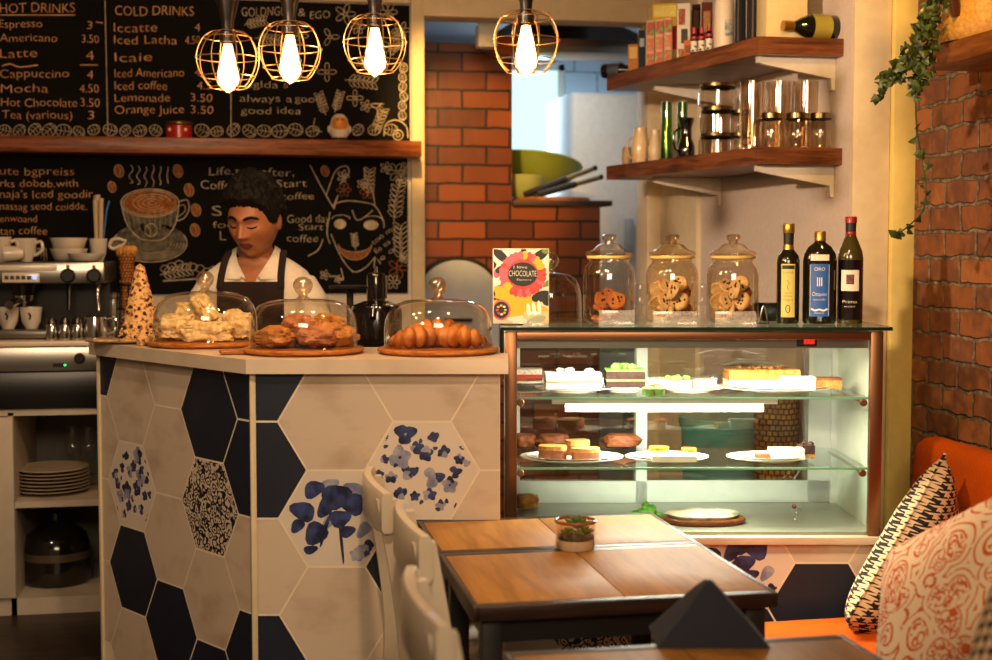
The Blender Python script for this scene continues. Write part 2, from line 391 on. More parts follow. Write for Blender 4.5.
# brick tiled oven
m_brickk = bricks('glazed_brown_brick', ['#5e2c10', '#7a3c16', '#8c481a', '#6c3412'], '#2c170c', .235, .0895, .006, 'XZ', .3, .006, .25)
ov = thing('pizza_oven', 'brown brick kitchen oven with a pale arched door behind the glass case', 'oven', (0, 0, 0))
mb = MB(); mb.b2((.70, 6.6, 0), (1.302, 7.5, 2.46)); mb.b2((1.302, 6.6, 0), (1.745, 7.5, 1.685)); mb.build('oven_body', m_brickk, ov)
mb = MB(); mb.b2((1.302, 6.57, 1.685), (1.80, 7.5, 1.712), .004); mb.build('oven_ledge', mat('ledge_stone', '#3b2415', .6), ov)
def arch(r, n=20): return [(r * cos(pi * i / n), r * .93 * sin(pi * i / n)) for i in range(n + 1)] + [(-r, -.35), (r, -.35)]
Ma = Matrix.Translation((1.03, 6.6, 1.235)) @ Matrix.Rotation(pi / 2, 4, 'X')
mb = MB(); mb.prism(arch(.222), 0, .02, Ma); mb.build('oven_arch', mat('soot_brick', '#1f0e07', .8), ov)
mb = MB(); mb.prism(arch(.20), .02, .05, Ma); mb.build('oven_door', mat('grey_enamel', '#bcc4d4', .4), ov)
mb = MB(); mb.tube([Ma @ Vector((-.06, -.1, .05)), Ma @ Vector((-.06, -.1, .085)), Ma @ Vector((.06, -.1, .085)), Ma @ Vector((.06, -.1, .05))], .008); mb.build('handle', m_black, ov)
# things on the oven ledge
LZ = 1.713
o = atD(545, 203, 6.95); 
mb = MB(); mb.lathe([(0, 0), (.20, .0), (.205, .012), (.2, .02), (0, .022)], 32); tag(mb.build('pizza_board', m_board_w, None, (1.55, 6.86, LZ)), 'round wooden pizza board lying on the oven ledge', 'board')
mb = MB(); mb.lathe([(0, .01), (.05, .0), (.12, .03), (.19, .09), (.25, .17), (.245, .175), (.18, .10), (.11, .045), (0, .025)], 32, T(0, 0, 0, rx=radians(-10), ry=radians(8))); tag(mb.build('mixing_bowl', mat('olive_green_bowl', '#8d9a3a', .4), None, (1.52, 7.14, LZ + .05)), 'large olive green bowl tipped up on the oven ledge', 'bowl')
mb = MB(); mb.lathe([(0, 0), (.06, 0), (.10, .06), (.105, .11), (.1, .11), (.055, .01), (0, .01)], 24); tag(mb.build('small_bowl', mat('lime_bowl', '#a9b06a', .4), None, (1.405, 6.83, LZ + .0225)), 'small pale green bowl at the left end of the oven ledge', 'bowl')
for i, (a, b, y, lab) in enumerate([((524, 197), (595, 168), 6.74, 'upper dark handled tray paddle slanting over the oven ledge'), ((538, 199), (601, 177), 6.70, 'lower dark handled tray paddle slanting over the oven ledge')]):
    A = atY(*a, y); B = atY(*b, y); A.z = max(A.z, LZ + .03)
    t = thing('pan_handle', lab, 'paddle', A, 0, 'dark paddles on the oven ledge'); d = B - A
    mb = MB(); mb.tube([(0, 0, 0), d * .6], .016, 8, sq=(1, 1)); mb.build('blade', m_blackm, t)
    mb = MB(); mb.tube([d * .6, d * .97], .013, 10); mb.build('grip', mat('olive_grip', '#6f6230', .5), t)
    mb = MB(); mb.ball(d, .014, 10, 8); mb.build('end_cap', m_blackm, t)
# extractor hood
A = atY(474, 28, 6.4); B = atY(618, 56, 6.4)
t = thing('extractor_hood', 'pale steel extractor hood under the kitchen ceiling', 'hood', (0, 0, 0))
mb = MB(); x0, x1, z0, z1 = A.x, B.x + .1, B.z + .0, A.z - .02
mb.raw([(x0 + .12, 6.3, z0), (x1, 6.3, z0), (x1, 6.58, z0), (x0 + .12, 6.58, z0), (x0 + .04, 6.24, z0 + .05), (x1 + .03, 6.24, z0 + .05), (x1 + .03, 6.59, z0 + .05), (x0 + .04, 6.59, z0 + .05), (x0 + .2, 6.34, z1 + .06), (x1 - .15, 6.34, z1 + .06), (x1 - .15, 6.58, z1 + .06), (x0 + .2, 6.58, z1 + .06)],
       [[0, 3, 2, 1], [8, 9, 10, 11]] + [[a, (a + 1) % 4 + (a // 4) * 4, (a + 1) % 4 + (a // 4) * 4 + 4, a + 4] for a in range(8)])
mb.build('canopy', m_steel, t, smooth=60)
mb = MB(); mb.box((x0 + .03, 6.24, z0 + .05), (.09, .09, .11), 0, .01); mb.build('lamp_box', m_white, t)
mb = MB(); mb.box(((x0 + x1) / 2, 6.46, (z1 + .06 + 2.75) / 2), (.3, .2, 2.75 - z1 - .06)); mb.build('duct', m_steel, t)
# white fridge in the kitchen
A = atY(572, 90, 7.6); B = atY(646, 90, 7.6)
t = thing('fridge', 'tall white fridge in the kitchen behind the left end of the shelves', 'fridge', (A.x, 7.6, 0))
w = B.x - A.x + .1
mb = MB(); mb.b2((0, 0.03, .05), (w, .65, 2.36), .01); mb.build('body', m_kw, t)
mb = MB(); mb.b2((.005, 0, .9), (w, .03, 2.35), .012); mb.build('door', m_white, t)
mb = MB(); mb.b2((.005, 0, .06), (w, .03, .89), .012); mb.build('door', m_white, t)
for z in (1.55, .55):
    mb = MB(); mb.box((w * .62, -.02, z), (.05, .04, .2), 0, .01); mb.build('handle', mat('grey_handle', '#9a9a98', .4), t)
mb = MB(); mb.b2((.05, .05, 0), (w - .05, .6, .05)); mb.build('plinth', m_black, t)

# ------------------------------------------------------------------ chalkboards and long shelf
BY = YB - .012
def bp(u, v):
    p = atY(u, v, BY - .0015); return p
def board(name, label, px):
    a = atY(px[0], px[1], BY); a.z += px[4]; b = atY(px[2], px[3], BY); t = thing(name, label, 'chalkboard', (0, 0, 0))
    mb = MB(); mb.b2((-2.2, BY, b.z), (b.x, YB - .0005, a.z)); mb.build('panel', m_board, t); return t
tu = board('menu_board', 'upper chalkboard with the hot and cold drinks menu above the long shelf', (0, 5, 410, 142, .052))
tl = board('chalk_board', 'lower chalkboard with a drawn coffee cup behind the barista', (0, 156, 408, 293, .012))
ch = MB(); cw = MB(); co = MB()
def tx(s, x0, x1, base, cap, m=None): put_text(m or ch, s, x0, x1, base, cap, bp, 0, .5)
for r_ in [('HOT DRINKS', 0, 75, 12.5, 9.5), ('Espresso', -1, 42, 27.5, 8), ('3', 87, 92, 29, 8), ('Americano', 0, 57, 41.5, 8), ('3.50', 82, 99, 43, 8), ('Latte', 0, 37, 57.5, 9), ('4', 86, 94, 60.5, 9.5),
           ('Cappuccino', 0, 69, 77.5, 8.5), ('4', 87, 93, 78.5, 8.5), ('Mocha', 1, 48, 92.5, 8.5), ('4.50', 79.5, 99, 93, 8.5), ('Hot Chocolate', 1, 77, 106.5, 8.5), ('3.50', 81, 99.5, 106.5, 8.5), ('Tea (various)', 2, 72, 119, 8.5), ('3', 88, 94, 119.5, 8.5)]: tx(*r_)
for r_ in [('COLD DRINKS', 115, 194, 15.5, 9.5), ('Iccatte', 114, 157, 32, 9), ('4', 195, 200, 31, 8), ('Iced Latha', 114, 177, 44, 8.5), ('4.50', 185, 200, 44, 8), ('Icaie', 115, 152, 61.5, 9), ('Iced Americano', 115, 184, 77, 8.5), ('4', 195, 200, 76, 8),
           ('Iced coffee', 115, 167, 89.5, 8.5), ('4.5', 197, 211, 89, 8), ('Lemonade', 115, 170, 101.5, 8), ('3.50', 191, 212, 101.5, 8), ('Orange Juice', 115, 184, 113.5, 8.5), ('3.50', 191, 213, 113.5, 8)]: tx(*r_)
for r_ in [('GOLDNGO', 242, 287, 16, 9), ('&', 298, 305, 16, 8), ('EGO', 310, 330, 18.5, 7.5), ('oglda s', 245, 288, 88, 7), ('always a', 240, 292, 102, 7), ('good', 295, 321, 102, 7), ('good idea', 241, 301, 114, 7)]: tx(*r_, m=cw)
ribbon(ch, [(0, 15), (35, 15), (75, 15)], 1.2, bp); ribbon(ch, [(80, 65), (98, 65)], 1.2, bp); ribbon(ch, smooth_pts([(2, 66, 0), (10, 64, 0), (20, 67, 0), (38, 65, 0)]), 1.5, bp); ribbon(ch, [(96, 22), (103, 23)], 1.3, bp)
ribbon(cw, [(105, 0), (106.5, 70), (108, 138)], 1.0, bp); ribbon(cw, [(231, 90), (231, 138)], 1.0, bp)
def bean(m, x, y, r, rot, w=.9):
    ribbon(m, ell(x, y, r, r * .8, 14, rot=rot), w, bp, True)
    for k in (-.5, 0, .5):
        ribbon(m, [(x + cos(rot) * r * k - sin(rot) * r * .6, y + sin(rot) * r * k + cos(rot) * r * .6), (x + cos(rot) * r * (k + .25), y + sin(rot) * r * (k + .25)), (x + cos(rot) * r * k + sin(rot) * r * .6, y + sin(rot) * r * k - cos(rot) * r * .6)], w * .7, bp)
    ribbon(m, [(x - cos(rot) * r, y - sin(rot) * r), (x + cos(rot) * r, y + sin(rot) * r)], w * .7, bp)
x = 5
while x < 392:
    if not 166 < x < 194 and not 328 < x < 352: bean(cw, x, 130.5 + rng.uniform(-1, 1), rng.uniform(6, 8), rng.uniform(-.9, .9))
    x += rng.uniform(14, 17)
for i in range(6): bean(cw, 403 + rng.uniform(-1, 1), 68 + i * 9.5, 4.8, 1.4 + rng.uniform(-.4, .4), .8)
def flower(m, x, y, r, n=5, w=.8, rot=0):
    for k in range(n):
        a = rot + 2 * pi * k / n; ribbon(m, ell(x + cos(a) * r * .6, y + sin(a) * r * .6, r * .45, r * .25, 10, rot=a), w, bp, True)
    ribbon(m, ell(x, y, r * .18, r * .18, 8), w, bp, True)
def leafy(m, x, y, L, rot, n=6, w=.8):
    dx, dy = cos(rot), sin(rot); ribbon(m, [(x, y), (x + dx * L * .5 + dy * 2, y + dy * L * .5 - dx * 2), (x + dx * L, y + dy * L)], w, bp)
    for k in range(n):
        t = (k + 1) / (n + .5) * L
        for s_ in (-1, 1):
            a = rot + s_ * .9; ribbon(m, ell(x + dx * t + cos(a) * L * .13, y + dy * t + sin(a) * L * .13, L * .14, L * .055, 8, rot=a), w, bp, True)
for (x, y, r, n) in [(345, 14, 10, 5), (358, 27, 7, 6), (330, 37, 9, 3), (300, 36, 8, 5), (388, 12, 9, 6), (402, 30, 8, 5), (362, 62, 6, 5), (355, 98, 8, 4), (366, 106, 6, 5), (327, 72, 9, 4), (390, 47, 8, 5)]: flower(cw, x, y, r, n)
for (x, y, L, r_) in [(244, 25, 22, -.2), (255, 38, 26, .1), (326, 115, 22, -1.9), (335, 112, 20, -1.3), (345, 80, 30, .1), (375, 132, 24, -1.2), (395, 25, 24, 1.4)]: leafy(cw, x, y, L, r_)
ribbon(cw, smooth_pts([(382, 103, 0), (376, 108, 0), (371, 104, 0), (384, 104, 0)]), .9, bp); ribbon(cw, [(377, 108), (379, 122)], .9, bp)
ribbon(cw, smooth_pts([(384, 136, 0), (386, 124, 0), (396, 120, 0), (406, 126, 0), (408, 138, 0)]), 1.2, bp); ribbon(cw, ell(398, 135, 5, 5), 1.2, bp, True); ribbon(cw, ell(398, 135, 2, 2, 10), 1, bp, True)
ribbon(cw, smooth_pts([(315, 118, 0), (314, 128, 0), (322, 132, 0)]), .8, bp)
ch.build('menu_lettering', m_chalk, tu, smooth=0, fix=False); cw.build('chalk_drawing', m_chalkw, tu, smooth=0, fix=False)
ch = MB(); cw = MB(); co = MB(); cg = MB()
for r_ in [('ute bgpreiss', 0, 74, 175, 8), ('rks dobob.with', 0, 78, 187, 7.5), ("naja's Iced goodir", 0, 93, 198, 8), ('nassag seod coidde.', 0, 87, 210, 7.5), ('enwoand', 0, 37, 222, 7), ('tan coffee', 0, 47, 234.5, 8)]: tx(*r_, m=ch)
for r_ in [('Life.t', 209, 240, 175, 8), ('after,', 261, 294, 176, 8), ('Coffee', 201, 236, 189, 8.5), ('Start', 276, 307, 187, 7.5), ('coffee', 281, 314, 199.5, 7), ('S', 212, 222, 216, 10), ('foc', 213, 233, 228, 7), ('L', 220, 226, 240, 9), ('Good day', 287, 330, 222.5, 8), ('Start', 299, 323, 230, 6.5), ('coffee', 287, 318, 242, 7.5)]: tx(*r_, m=cw)
# the cup
cg.raw([bp(u, v) for u, v in ell(150, 242, 37, 19, 32)], [list(range(32))])
cupo = smooth_pts([(121, 200, 0), (123, 212, 0), (128, 226, 0), (138, 237, 0), (146, 240, 0), (160, 240, 0), (169, 234, 0), (176, 222, 0), (179, 205, 0)])
cg.raw([bp(p[0], p[1]) for p in cupo], [list(range(len(cupo)))])
bp0 = bp
def bp(u, v): return atY(u, v, BY - .0024)
co.raw([bp(u, v) for u, v in ell(150, 203, 26, 12.5, 32)], [list(range(32))])
def bp(u, v): return atY(u, v, BY - .0032)
ribbon(cw, ell(150, 203, 29, 14, 36), 1.2, bp, True); ribbon(cw, ell(150, 203, 26.5, 12.5, 36), .7, bp, True); ribbon(cw, [(p[0], p[1]) for p in cupo], 1.2, bp)
ribbon(cw, ell(150, 243, 37, 19, 40, -.45, pi + .45, full=False), 1.1, bp)
for k in range(5): ribbon(cw, ell(150, 243, 34 - k * 3.2, 16.5 - k * 1.6, 36, .0, pi, full=False), .5, bp)
ribbon(cw, smooth_pts([(178, 202, 0), (187, 200, 0), (189, 209, 0), (184, 218, 0), (176, 221, 0)]), 1.1, bp); ribbon(cw, smooth_pts([(179, 206, 0), (184, 205, 0), (185, 211, 0), (178, 217, 0)]), .8, bp)
for k in range(4): ribbon(cw, ell(152, 203, 4 + k * 5, 2 + k * 2.3, 24, .3 * k, 5.2 + .3 * k, full=False), .6, bp)
for k in range(9): ribbon(cw, [(127 + k * 5.6, 212 + 3 * sin(k * .7)), (130 + k * 5, 226 + 6 * sin(k * .38))], .4, bp)
ribbon(cw, ell(151, 230, 6, 6.5, 16), .9, bp, True); ribbon(cw, [(147, 226), (151, 230), (150, 236)], .8, bp)
for k in range(6): ribbon(cw, smooth_pts([(130 + k * 7.5, 188 - 2 * abs(k - 2.5), 0), (133 + k * 7, 182, 0), (129 + k * 7.6, 176, 0), (133 + k * 7, 170, 0), (131 + k * 7.4, 165 + (k % 3), 0)]), .8, bp)
for (x, y, r_) in [(119, 171, 6.5), (112, 187, 5.5), (178, 171, 6.5), (189, 190, 6.5), (196, 210, 6.5), (195, 230, 6.5), (325, 171, 5.5)]:
    co.raw([bp(u, v) for u, v in ell(x, y, r_, r_ * .72, 16, rot=1.3)], [list(range(16))])
    ribbon(cw, ell(x, y, r_, r_ * .72, 16, rot=1.3), .7, bp, True); ribbon(cw, [(x - 1, y - r_ + 1), (x + 1.5, y), (x, y + r_ - 1)], .7, bp)
# the face
for pts in [[(310, 165), (322, 188), (334, 209)], [(334, 209), (338, 195), (333, 208)], [(330, 212), (327, 232), (330, 244)], [(332, 205), (345, 201), (362, 202), (375, 206), (383, 220), (384, 228)], [(331, 234), (340, 255), (349, 268), (356, 272), (366, 267), (375, 257)],
            [(326, 196), (335, 172), (345, 166), (349, 172), (340, 184)], [(375, 205), (372, 190), (366, 178), (364, 168)], [(341, 268), (343, 280), (336, 276), (330, 277)], [(375, 257), (374, 268)], [(352, 210), (357, 220), (366, 216), (373, 210)], [(323, 239), (318, 250), (308, 256)]]:
    ribbon(cw, smooth_pts([(*p, 0) for p in pts]), 1.1, bp)
for (x, y, rx) in [(340, 224, 6), (371, 225, 7.5)]:
    cw.raw([bp(u, v) for u, v in ell(x, y, rx, 5, 16)], [list(range(16))]); ribbon(cw, ell(x + 1, y - 5, rx + 3, 4, 12, pi, 2 * pi, full=False), .9, bp)
sm = ell(355, 243, 17, 17, 20, .1, pi - .1, full=False) + ell(355, 243, 17, 9, 20, pi - .1, .1, full=False)
co.raw([bp(u, v) for u, v in sm], [list(range(len(sm)))]); ribbon(cw, sm, .8, bp, True)
leafy(cw, 356, 250, 16, -1.7, 4); flower(cw, 343, 176, 6, 5); leafy(cw, 368, 196, 26, -1.5, 6); flower(cw, 362, 184, 5); flower(co, 344, 190, 7, 6); flower(co, 367, 192, 7, 6)
for i, s_ in enumerate(['too may', 'fie ea cut', 'je o']):
    def fn(u, v, i=i): a = -.62; return bp0(372 + i * 2.5 + u * cos(a) - v * sin(a), 246 + i * 9 + u * sin(a) + v * cos(a))
    put_text(cw, s_, 2, 34 if i < 2 else 22, 0, 5.5, fn, 0, .5)
leafy(cw, 394, 222, 34, -1.45, 6); leafy(cw, 398, 190, 26, -1.2, 5); flower(cw, 396, 172, 9, 6); flower(cw, 386, 168, 6); flower(co, 398, 268, 10, 5); flower(cw, 393, 282, 7, 6); flower(cw, 404, 258, 5); leafy(cw, 402, 262, 36, -1.6, 7); flower(cw, 325, 275, 5); flower(cw, 338, 279, 4)
for k in range(8): ribbon(cw, ell(165 + k * 7, 268 + rng.uniform(-4, 4), 4.5, 3.5, 10), .8, bp, True)
leafy(cw, 160, 275, 30, -.2, 6); ribbon(cw, [(163, 281), (195, 279), (220, 280)], 1.5, bp)
for k in range(5): ribbon(cw, smooth_pts([(35 + k * 3, 255 + k * 2, 0), (38 + k * 2, 248, 0), (42 + k, 256, 0)]), .6, bp)
cg.build('chalk_shading', m_chalkg, tl, smooth=0, fix=False); co.build('orange_chalk_shading', m_chalko, tl, smooth=0, fix=False)
cw.build('chalk_drawing', m_chalkw, tl, smooth=0, fix=False); ch.build('chalk_lettering', m_chalk, tl, smooth=0, fix=False)
# long shelf between the boards
a = atY(420, 142, 5.88); b = atY(420, 157.5, 5.88)
mb = MB(); mb.b2((-2.4, 5.82, b.z), (a.x, 5.9999 - .0145, a.z), .004); tag(mb.build('wall_shelf', m_shelfx), 'long reddish wooden shelf across the wall between the two chalkboards', 'shelf')
SZ = a.z
# red tin
p = atD(180, 140, 5.85)
t = thing('tin', 'small red tin standing on the long shelf under the drinks menu', 'tin', (p.x, 5.90, SZ))
mb = MB(); mb.cyl((0, 0, 0), .053, .055, 28, .004); mb.build('body', mat('red_enamel', '#b01512', .35, coat=.4), t)
mb = MB(); mb.cyl((0, 0, .055), .055, .016, 28, .004); mb.build('lid', mat('dull_gold_lid', '#6b5a30', .35, .7), t)
for a in (-.7, .55): mb = MB(); mb.ball((sin(a) * .053, -cos(a) * .053, .035), (.008, .003, .008), 8, 6); mb.build('label_dot', mat('cream_dots', '#e6cf9a', .5), t)
# penguin-like egg figure
p = atD(340, 141, 5.85)
t = thing('figurine', 'small white and orange egg shaped figurine on the long shelf', 'figurine', (p.x, 5.90, SZ))
mb = MB(); mb.lathe([(0, .012), (.03, .012), (.042, .03), (.043, .06), (.034, .095), (.02, .112), (0, .116)], 24); mb.build('body', m_porc, t)
mb = MB(); mb.lathe([(0, -.012), (.02, -.01), (.028, 0), (.03, .02), (.022, .042), (0, .05)], 20, T(0, -.024, .052, s=(1.1, .8, 1))); mb.build('bib', mat('orange_bib', '#d98a1e', .5), t)
mb = MB(); mb.ball((-.008, -.0385, .086), (.007, .006, .006), 10, 8); mb.ball((.008, -.0385, .086), (.007, .006, .006), 10, 8); mb.build('heart', m_black, t)
mb = MB(); mb.lathe([(0, 0), (.034, 0), (.032, .014), (0, .014)], 20); mb.build('foot', m_blackm, t)
for s_ in (-1, 1):
    mb = MB(); mb.ball((s_ * .043, 0, .05), (.008, .01, .016), 10, 8); mb.build('wing', m_porc, t)
# ------------------------------------------------------------------ hex tiled panels
def clip(poly, u0, u1, v0, v1):
    for ax, lim, sg in ((0, u0, 1), (0, u1, -1), (1, v0, 1), (1, v1, -1)):
        out = []
        for i in range(len(poly)):
            a, b = poly[i], poly[(i + 1) % len(poly)]; da = (a[ax] - lim) * sg; db = (b[ax] - lim) * sg
            if da >= 0: out.append(a)
            if da * db < 0: t = da / (da - db); out.append((a[0] + (b[0] - a[0]) * t, a[1] + (b[1] - a[1]) * t))
        poly = out
        if len(poly) < 3: return []
    return poly
HW, HH = .3115, .2645
def m_scrolly(name, c, ink, sc, th):
    k = NT(name); v = k.coord((1, 1, 1)); nz = k.n('ShaderNodeTexNoise', i_Vector=v, i_Scale=sc * .8, i_Detail=2.0)
    ad = k.n('ShaderNodeVectorMath', operation='MULTIPLY_ADD'); k.put(ad.inputs[0], nz.outputs[1]); ad.inputs[1].default_value = (.03, .03, .03); k.put(ad.inputs[2], v)
    vo = k.n('ShaderNodeTexVoronoi', i_Vector=ad.outputs[0], i_Scale=sc); s_ = k.math('SINE', k.math('MULTIPLY', vo.outputs['Distance'], 15.0))
    k.put(k.b.inputs['Base Color'], k.ramp(s_, [(th, srgb(c)), (th + .08, srgb(ink))])); k.b.inputs['Roughness'].default_value = .35; return k.m
m_scroll = m_scrolly('black_scroll_tile', '#cdbba6', '#14161f', 44, -.05)
m_scrollg = m_scrolly('grey_scroll_tile', '#b9a996', '#7d7468', 46, .0)
TILES = [m_grout, m_tile, m_navy, m_scroll, m_scrollg, mat('pale_print_tile', '#dccfbf', .35, scale=5), m_ink, m_ink2]
def petals(mb, fn, cx, cy, R, rr, style, lim):
    """indigo flowers printed on one tile: flat blobs inside the hexagon"""
    def inside(x, y): return abs(y) < HH / 2 - .004 and abs(x) < HW / 2 - .006 - abs(y) * (HW / 4) / (HH / 2)
    def blob(x, y, rx, ry, rot, mi, lift):
        pts = []
        for i in range(14):
            a = 2 * pi * i / 14; q = 1 + .12 * sin(3 * a + rot * 5); px = x + rx * q * cos(a) * cos(rot) - ry * q * sin(a) * sin(rot); py = y + rx * q * cos(a) * sin(rot) + ry * q * sin(a) * cos(rot)
            k = 0
            while not inside(px, py) and k < 25: px *= .95; py *= .95; k += 1
            pts.append((px, py))
        cp = clip([(cx + p[0], cy + p[1]) for p in pts], *lim)
        if len(cp) >= 3: mb.cur = mi; mb.poly([fn(p[0], p[1], lift) for p in cp])
    def flower_(x, y, r, n, mi):
        for k in range(n): a = rr.uniform(0, .5) + 2 * pi * k / n; blob(x + r * .46 * cos(a), y + r * .46 * sin(a), r * rr.uniform(.5, .66), r * rr.uniform(.46, .6), a, mi if rr.random() < .75 else 13 - mi, .0006 + k * .00004)
        if r > .02: blob(x, y, r * .14, r * .14, 0, 6 if mi == 7 else 7, .0011)
    if style == 'small':
        for (x, y, r) in [(-.045, .098, .032), (.03, .09, .016), (-.015, .062, .02), (.06, .05, .018), (.1, .03, .016), (-.115, -.012, .014), (.05, -.095, .016), (-.06, -.065, .02), (.01, .045, .022), (-.06, .035, .034), (.03, -.02, .032), (-.035, -.005, .026), (.09, -.005, .02), (.075, -.04, .024), (-.1, .03, .014), (.02, -.065, .02), (-.02, -.07, .015), (-.085, -.02, .018), (.12, .02, .012)]: flower_(x, y, r * .92, rr.choice([3, 4, 5]), 7 if r in (.034, .022, .024) else 6)
        for k in range(24): blob(rr.uniform(-.12, .12), rr.uniform(-.115, .11), .007, .005, rr.random() * 3, 6, .0008)
    else:
        for (x, y, rx, ry, ro) in [(-.03, -.03, .006, .05, -.3), (-.06, .08, .03, .022, .6), (-.09, .02, .036, .026, -.4), (-.055, -.04, .034, .03, .9), (.0, .06, .042, .034, .3), (.045, .04, .034, .03, -.5), (.01, .0, .03, .024, .2), (-.03, .03, .03, .02, 1.2), (.03, -.035, .022, .016, .3), (-.105, -.02, .022, .016, .8), (-.07, -.085, .02, .012, .2)]: blob(x, y, rx, ry, ro, 6, .0006 + rr.random() * .0003)
        for (x, y, rx, ry, ro) in [(-.02, .09, .03, .016, .5), (.05, .08, .03, .018, -.4), (-.02, -.01, .024, .014, .8), (.075, -.03, .026, .016, .9)]: blob(x, y, rx, ry, ro, 7, .0004)
        blob(.015, -.075, .004, .06, .1, 6, .001); flower_(.085, -.085, .026, 5, 6); flower_(.055, -.1, .018, 5, 7)
def hexpanel(fn, ulen, z0, z1, u_of, colors, rr, zo_=0):
    """fn(u, z, lift) -> point; u_of(k): centre of column k"""
    mb = MB(); g = .0028
    mb.cur = 0; mb.poly([fn(0, z0, 0), fn(ulen, z0, 0), fn(ulen, z1, 0), fn(0, z1, 0)])
    lim = (.0015, ulen - .0015, z0, z1)
    for k in range(-1, 8):
        for j in range(-2, 6):
            cu = u_of(k); cz = .743 + zo_ + j * HH + (HH / 2 if k % 2 == 0 else 0)
            a = HW / 2 - g; b = HH / 2 - g
            hx = [(cu + a, cz), (cu + a / 2, cz + b), (cu - a / 2, cz + b), (cu - a, cz), (cu - a / 2, cz - b), (cu + a / 2, cz - b)]
            p = clip(hx, *lim)
            if len(p) < 3: continue
            c = colors(k, j); mb.cur = {'c': 1, 'n': 2, 's': 3, 'g': 4, 'f': 5, 'o': 5}[c]; mb.poly([fn(x, y, .0003) for x, y in p])
            if c in 'fo': petals(mb, fn, cu, cz, HW, rr, 'small' if c == 'f' else 'orchid', lim)
    return mb
C0 = W(-.655, 3.70); CR = W(.011, 3.70); dl = W(-cos(radians(48)), sin(radians(48))); dr = W(1, 0)
LL = .91; CL = C0 + dl * LL; nr = W(0, -1); nl = W(-sin(radians(48)), -cos(radians(48)))
ZT0, ZT1 = 1.138, 1.178
ctr = thing('counter', 'angled bar counter clad in navy and cream hexagonal tiles with blue flowers', 'counter', (C0.x, C0.y, 0))
def loc_(p): return p - Vector((C0.x, C0.y, 0))
def fnr(u, z, lift): return loc_(C0 + dr * u + nr * lift + Vector((0, 0, z)))
def fnl(u, z, lift): return loc_(C0 + dl * u + nl * lift + Vector((0, 0, z)))
UR = (CR - C0).length
cr = {(0, 1): 'n', (0, 0): 'n', (0, -1): 'c', (0, -2): 'n', (1, 1): 'c', (1, 0): 'o', (1, -1): 'c', (2, 1): 'c', (2, 0): 'f', (2, -1): 'n', (3, 1): 'c', (3, 0): 'c', (3, -1): 'g'}
cl = {(0, 1): 'n', (0, 0): 'n', (0, -1): 'c', (0, -2): 'n', (1, 1): 'n', (1, 0): 's', (1, -1): 'c', (1, -2): 'n', (2, 1): 'c', (2, 0): 'c', (2, -1): 'c', (2, -2): 'n', (3, 1): 'c', (3, 0): 'f', (3, -1): 'n', (3, -2): 'c', (4, 0): 'c', (4, 1): 'n', (4, -1): 'c'}
hexpanel(fnr, UR, 0, ZT0, lambda k: k * .2336 - .012, lambda k, j: cr.get((k, j), 'c'), random.Random(3)).build('front_panel', TILES, ctr, smooth=0, fix=False)
hexpanel(fnl, LL, 0, ZT0, lambda k: k * .2336 + .003, lambda k, j: cl.get((k, j), 'c'), random.Random(5)).build('side_panel', TILES, ctr, smooth=0, fix=False)
def off(d):     # corner offset of the two faces by d to the outside
    b = (nr + nl).normalized(); return C0 + b * (d / b.dot(nr))
def foot(o, back):
    ib = off(-back); return [off(o)] + ([CR + nr * o + dr * .022, CR - nr * .2 + dr * .022, CR - nr * .2] if o > 0 else [CR + nr * o]) + [CR - nr * back, ib, CL - nl * back + dl * min(o, .01), CL + nl * o + dl * min(o, .01)]
mb = MB(); mb.prism([tuple(loc_(p).xy) for p in foot(-.004, .40)], 0, ZT0); mb.build('carcass', mat('carcass_board', '#3a2c22', .7), ctr)
mb = MB(); mb.prism([tuple(loc_(p).xy) for p in foot(.03, .44)], ZT0 + .001, ZT1); mb.build('countertop', m_counter, ctr, smooth=20)
b_ = (nr + nl).normalized(); mb = MB(); q = loc_(C0 + b_ * .003); mb.box((q.x, q.y, ZT0 / 2), (.016, .012, ZT0), -PSI + radians(24), .003); mb.build('corner_trim', m_cream, ctr)
mb = MB(); q = loc_(CL + nl * .002); mb.box((q.x, q.y, ZT0 / 2), (.012, .012, ZT0), -PSI + radians(48), .002); mb.build('corner_trim', m_cream, ctr)

# ------------------------------------------------------------------ back cabinet
CY = 5.35; A = atY(100, 340, CY); CZ = A.z; XL = -2.2; XR = atY(152, 340, CY).x
t = thing('back_cabinet', 'white open shelved back cabinet under the coffee machine', 'cabinet', (0, 0, 0))
m_cab = mat('cabinet_white', '#b8aa98', .55)
z1 = atY(50, 412, CY).z; z2 = atY(50, 504, CY).z; z3 = atY(50, 597, CY).z; x13 = atY(14, 450, CY).x; x101 = XR
zo = atY(50, 346, CY).z
mb = MB(); mb.b2((XL, CY - .03, zo), (XR + .01, 5.985, CZ), .004); mb.build('worktop', m_counter, t)
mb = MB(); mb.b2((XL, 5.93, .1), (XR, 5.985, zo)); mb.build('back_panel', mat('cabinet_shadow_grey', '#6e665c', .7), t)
mb = MB(); mb.b2((XR - .02, CY, .1), (XR, 5.93, zo)); mb.build('side_panel', m_cab, t)
mb = MB(); mb.b2((x13 - .02, CY, .1), (x13, 5.93, z1)); mb.build('side_panel', m_cab, t)
mb = MB(); mb.b2((XL, CY, z1 - .012), (XR - .02, 5.93, z1 + .012)); mb.build('shelf', m_cab, t)
mb = MB(); mb.b2((x13, CY, z2 - .012), (XR - .02, 5.93, z2 + .012)); mb.build('shelf', m_cab, t)
mb = MB(); mb.b2((XL, CY, .1), (XR - .02, 5.93, z3)); mb.build('plinth', m_cab, t)
mb = MB(); mb.b2((XL, CY - .02, z3 + .005), (x13, CY, z1 - .015), .004); mb.build('door', m_cab, t)
t = thing('oven', 'black built in oven front with a green light under the coffee machine', 'oven', (0, 0, 0))
zc = atY(50, 371, CY).z
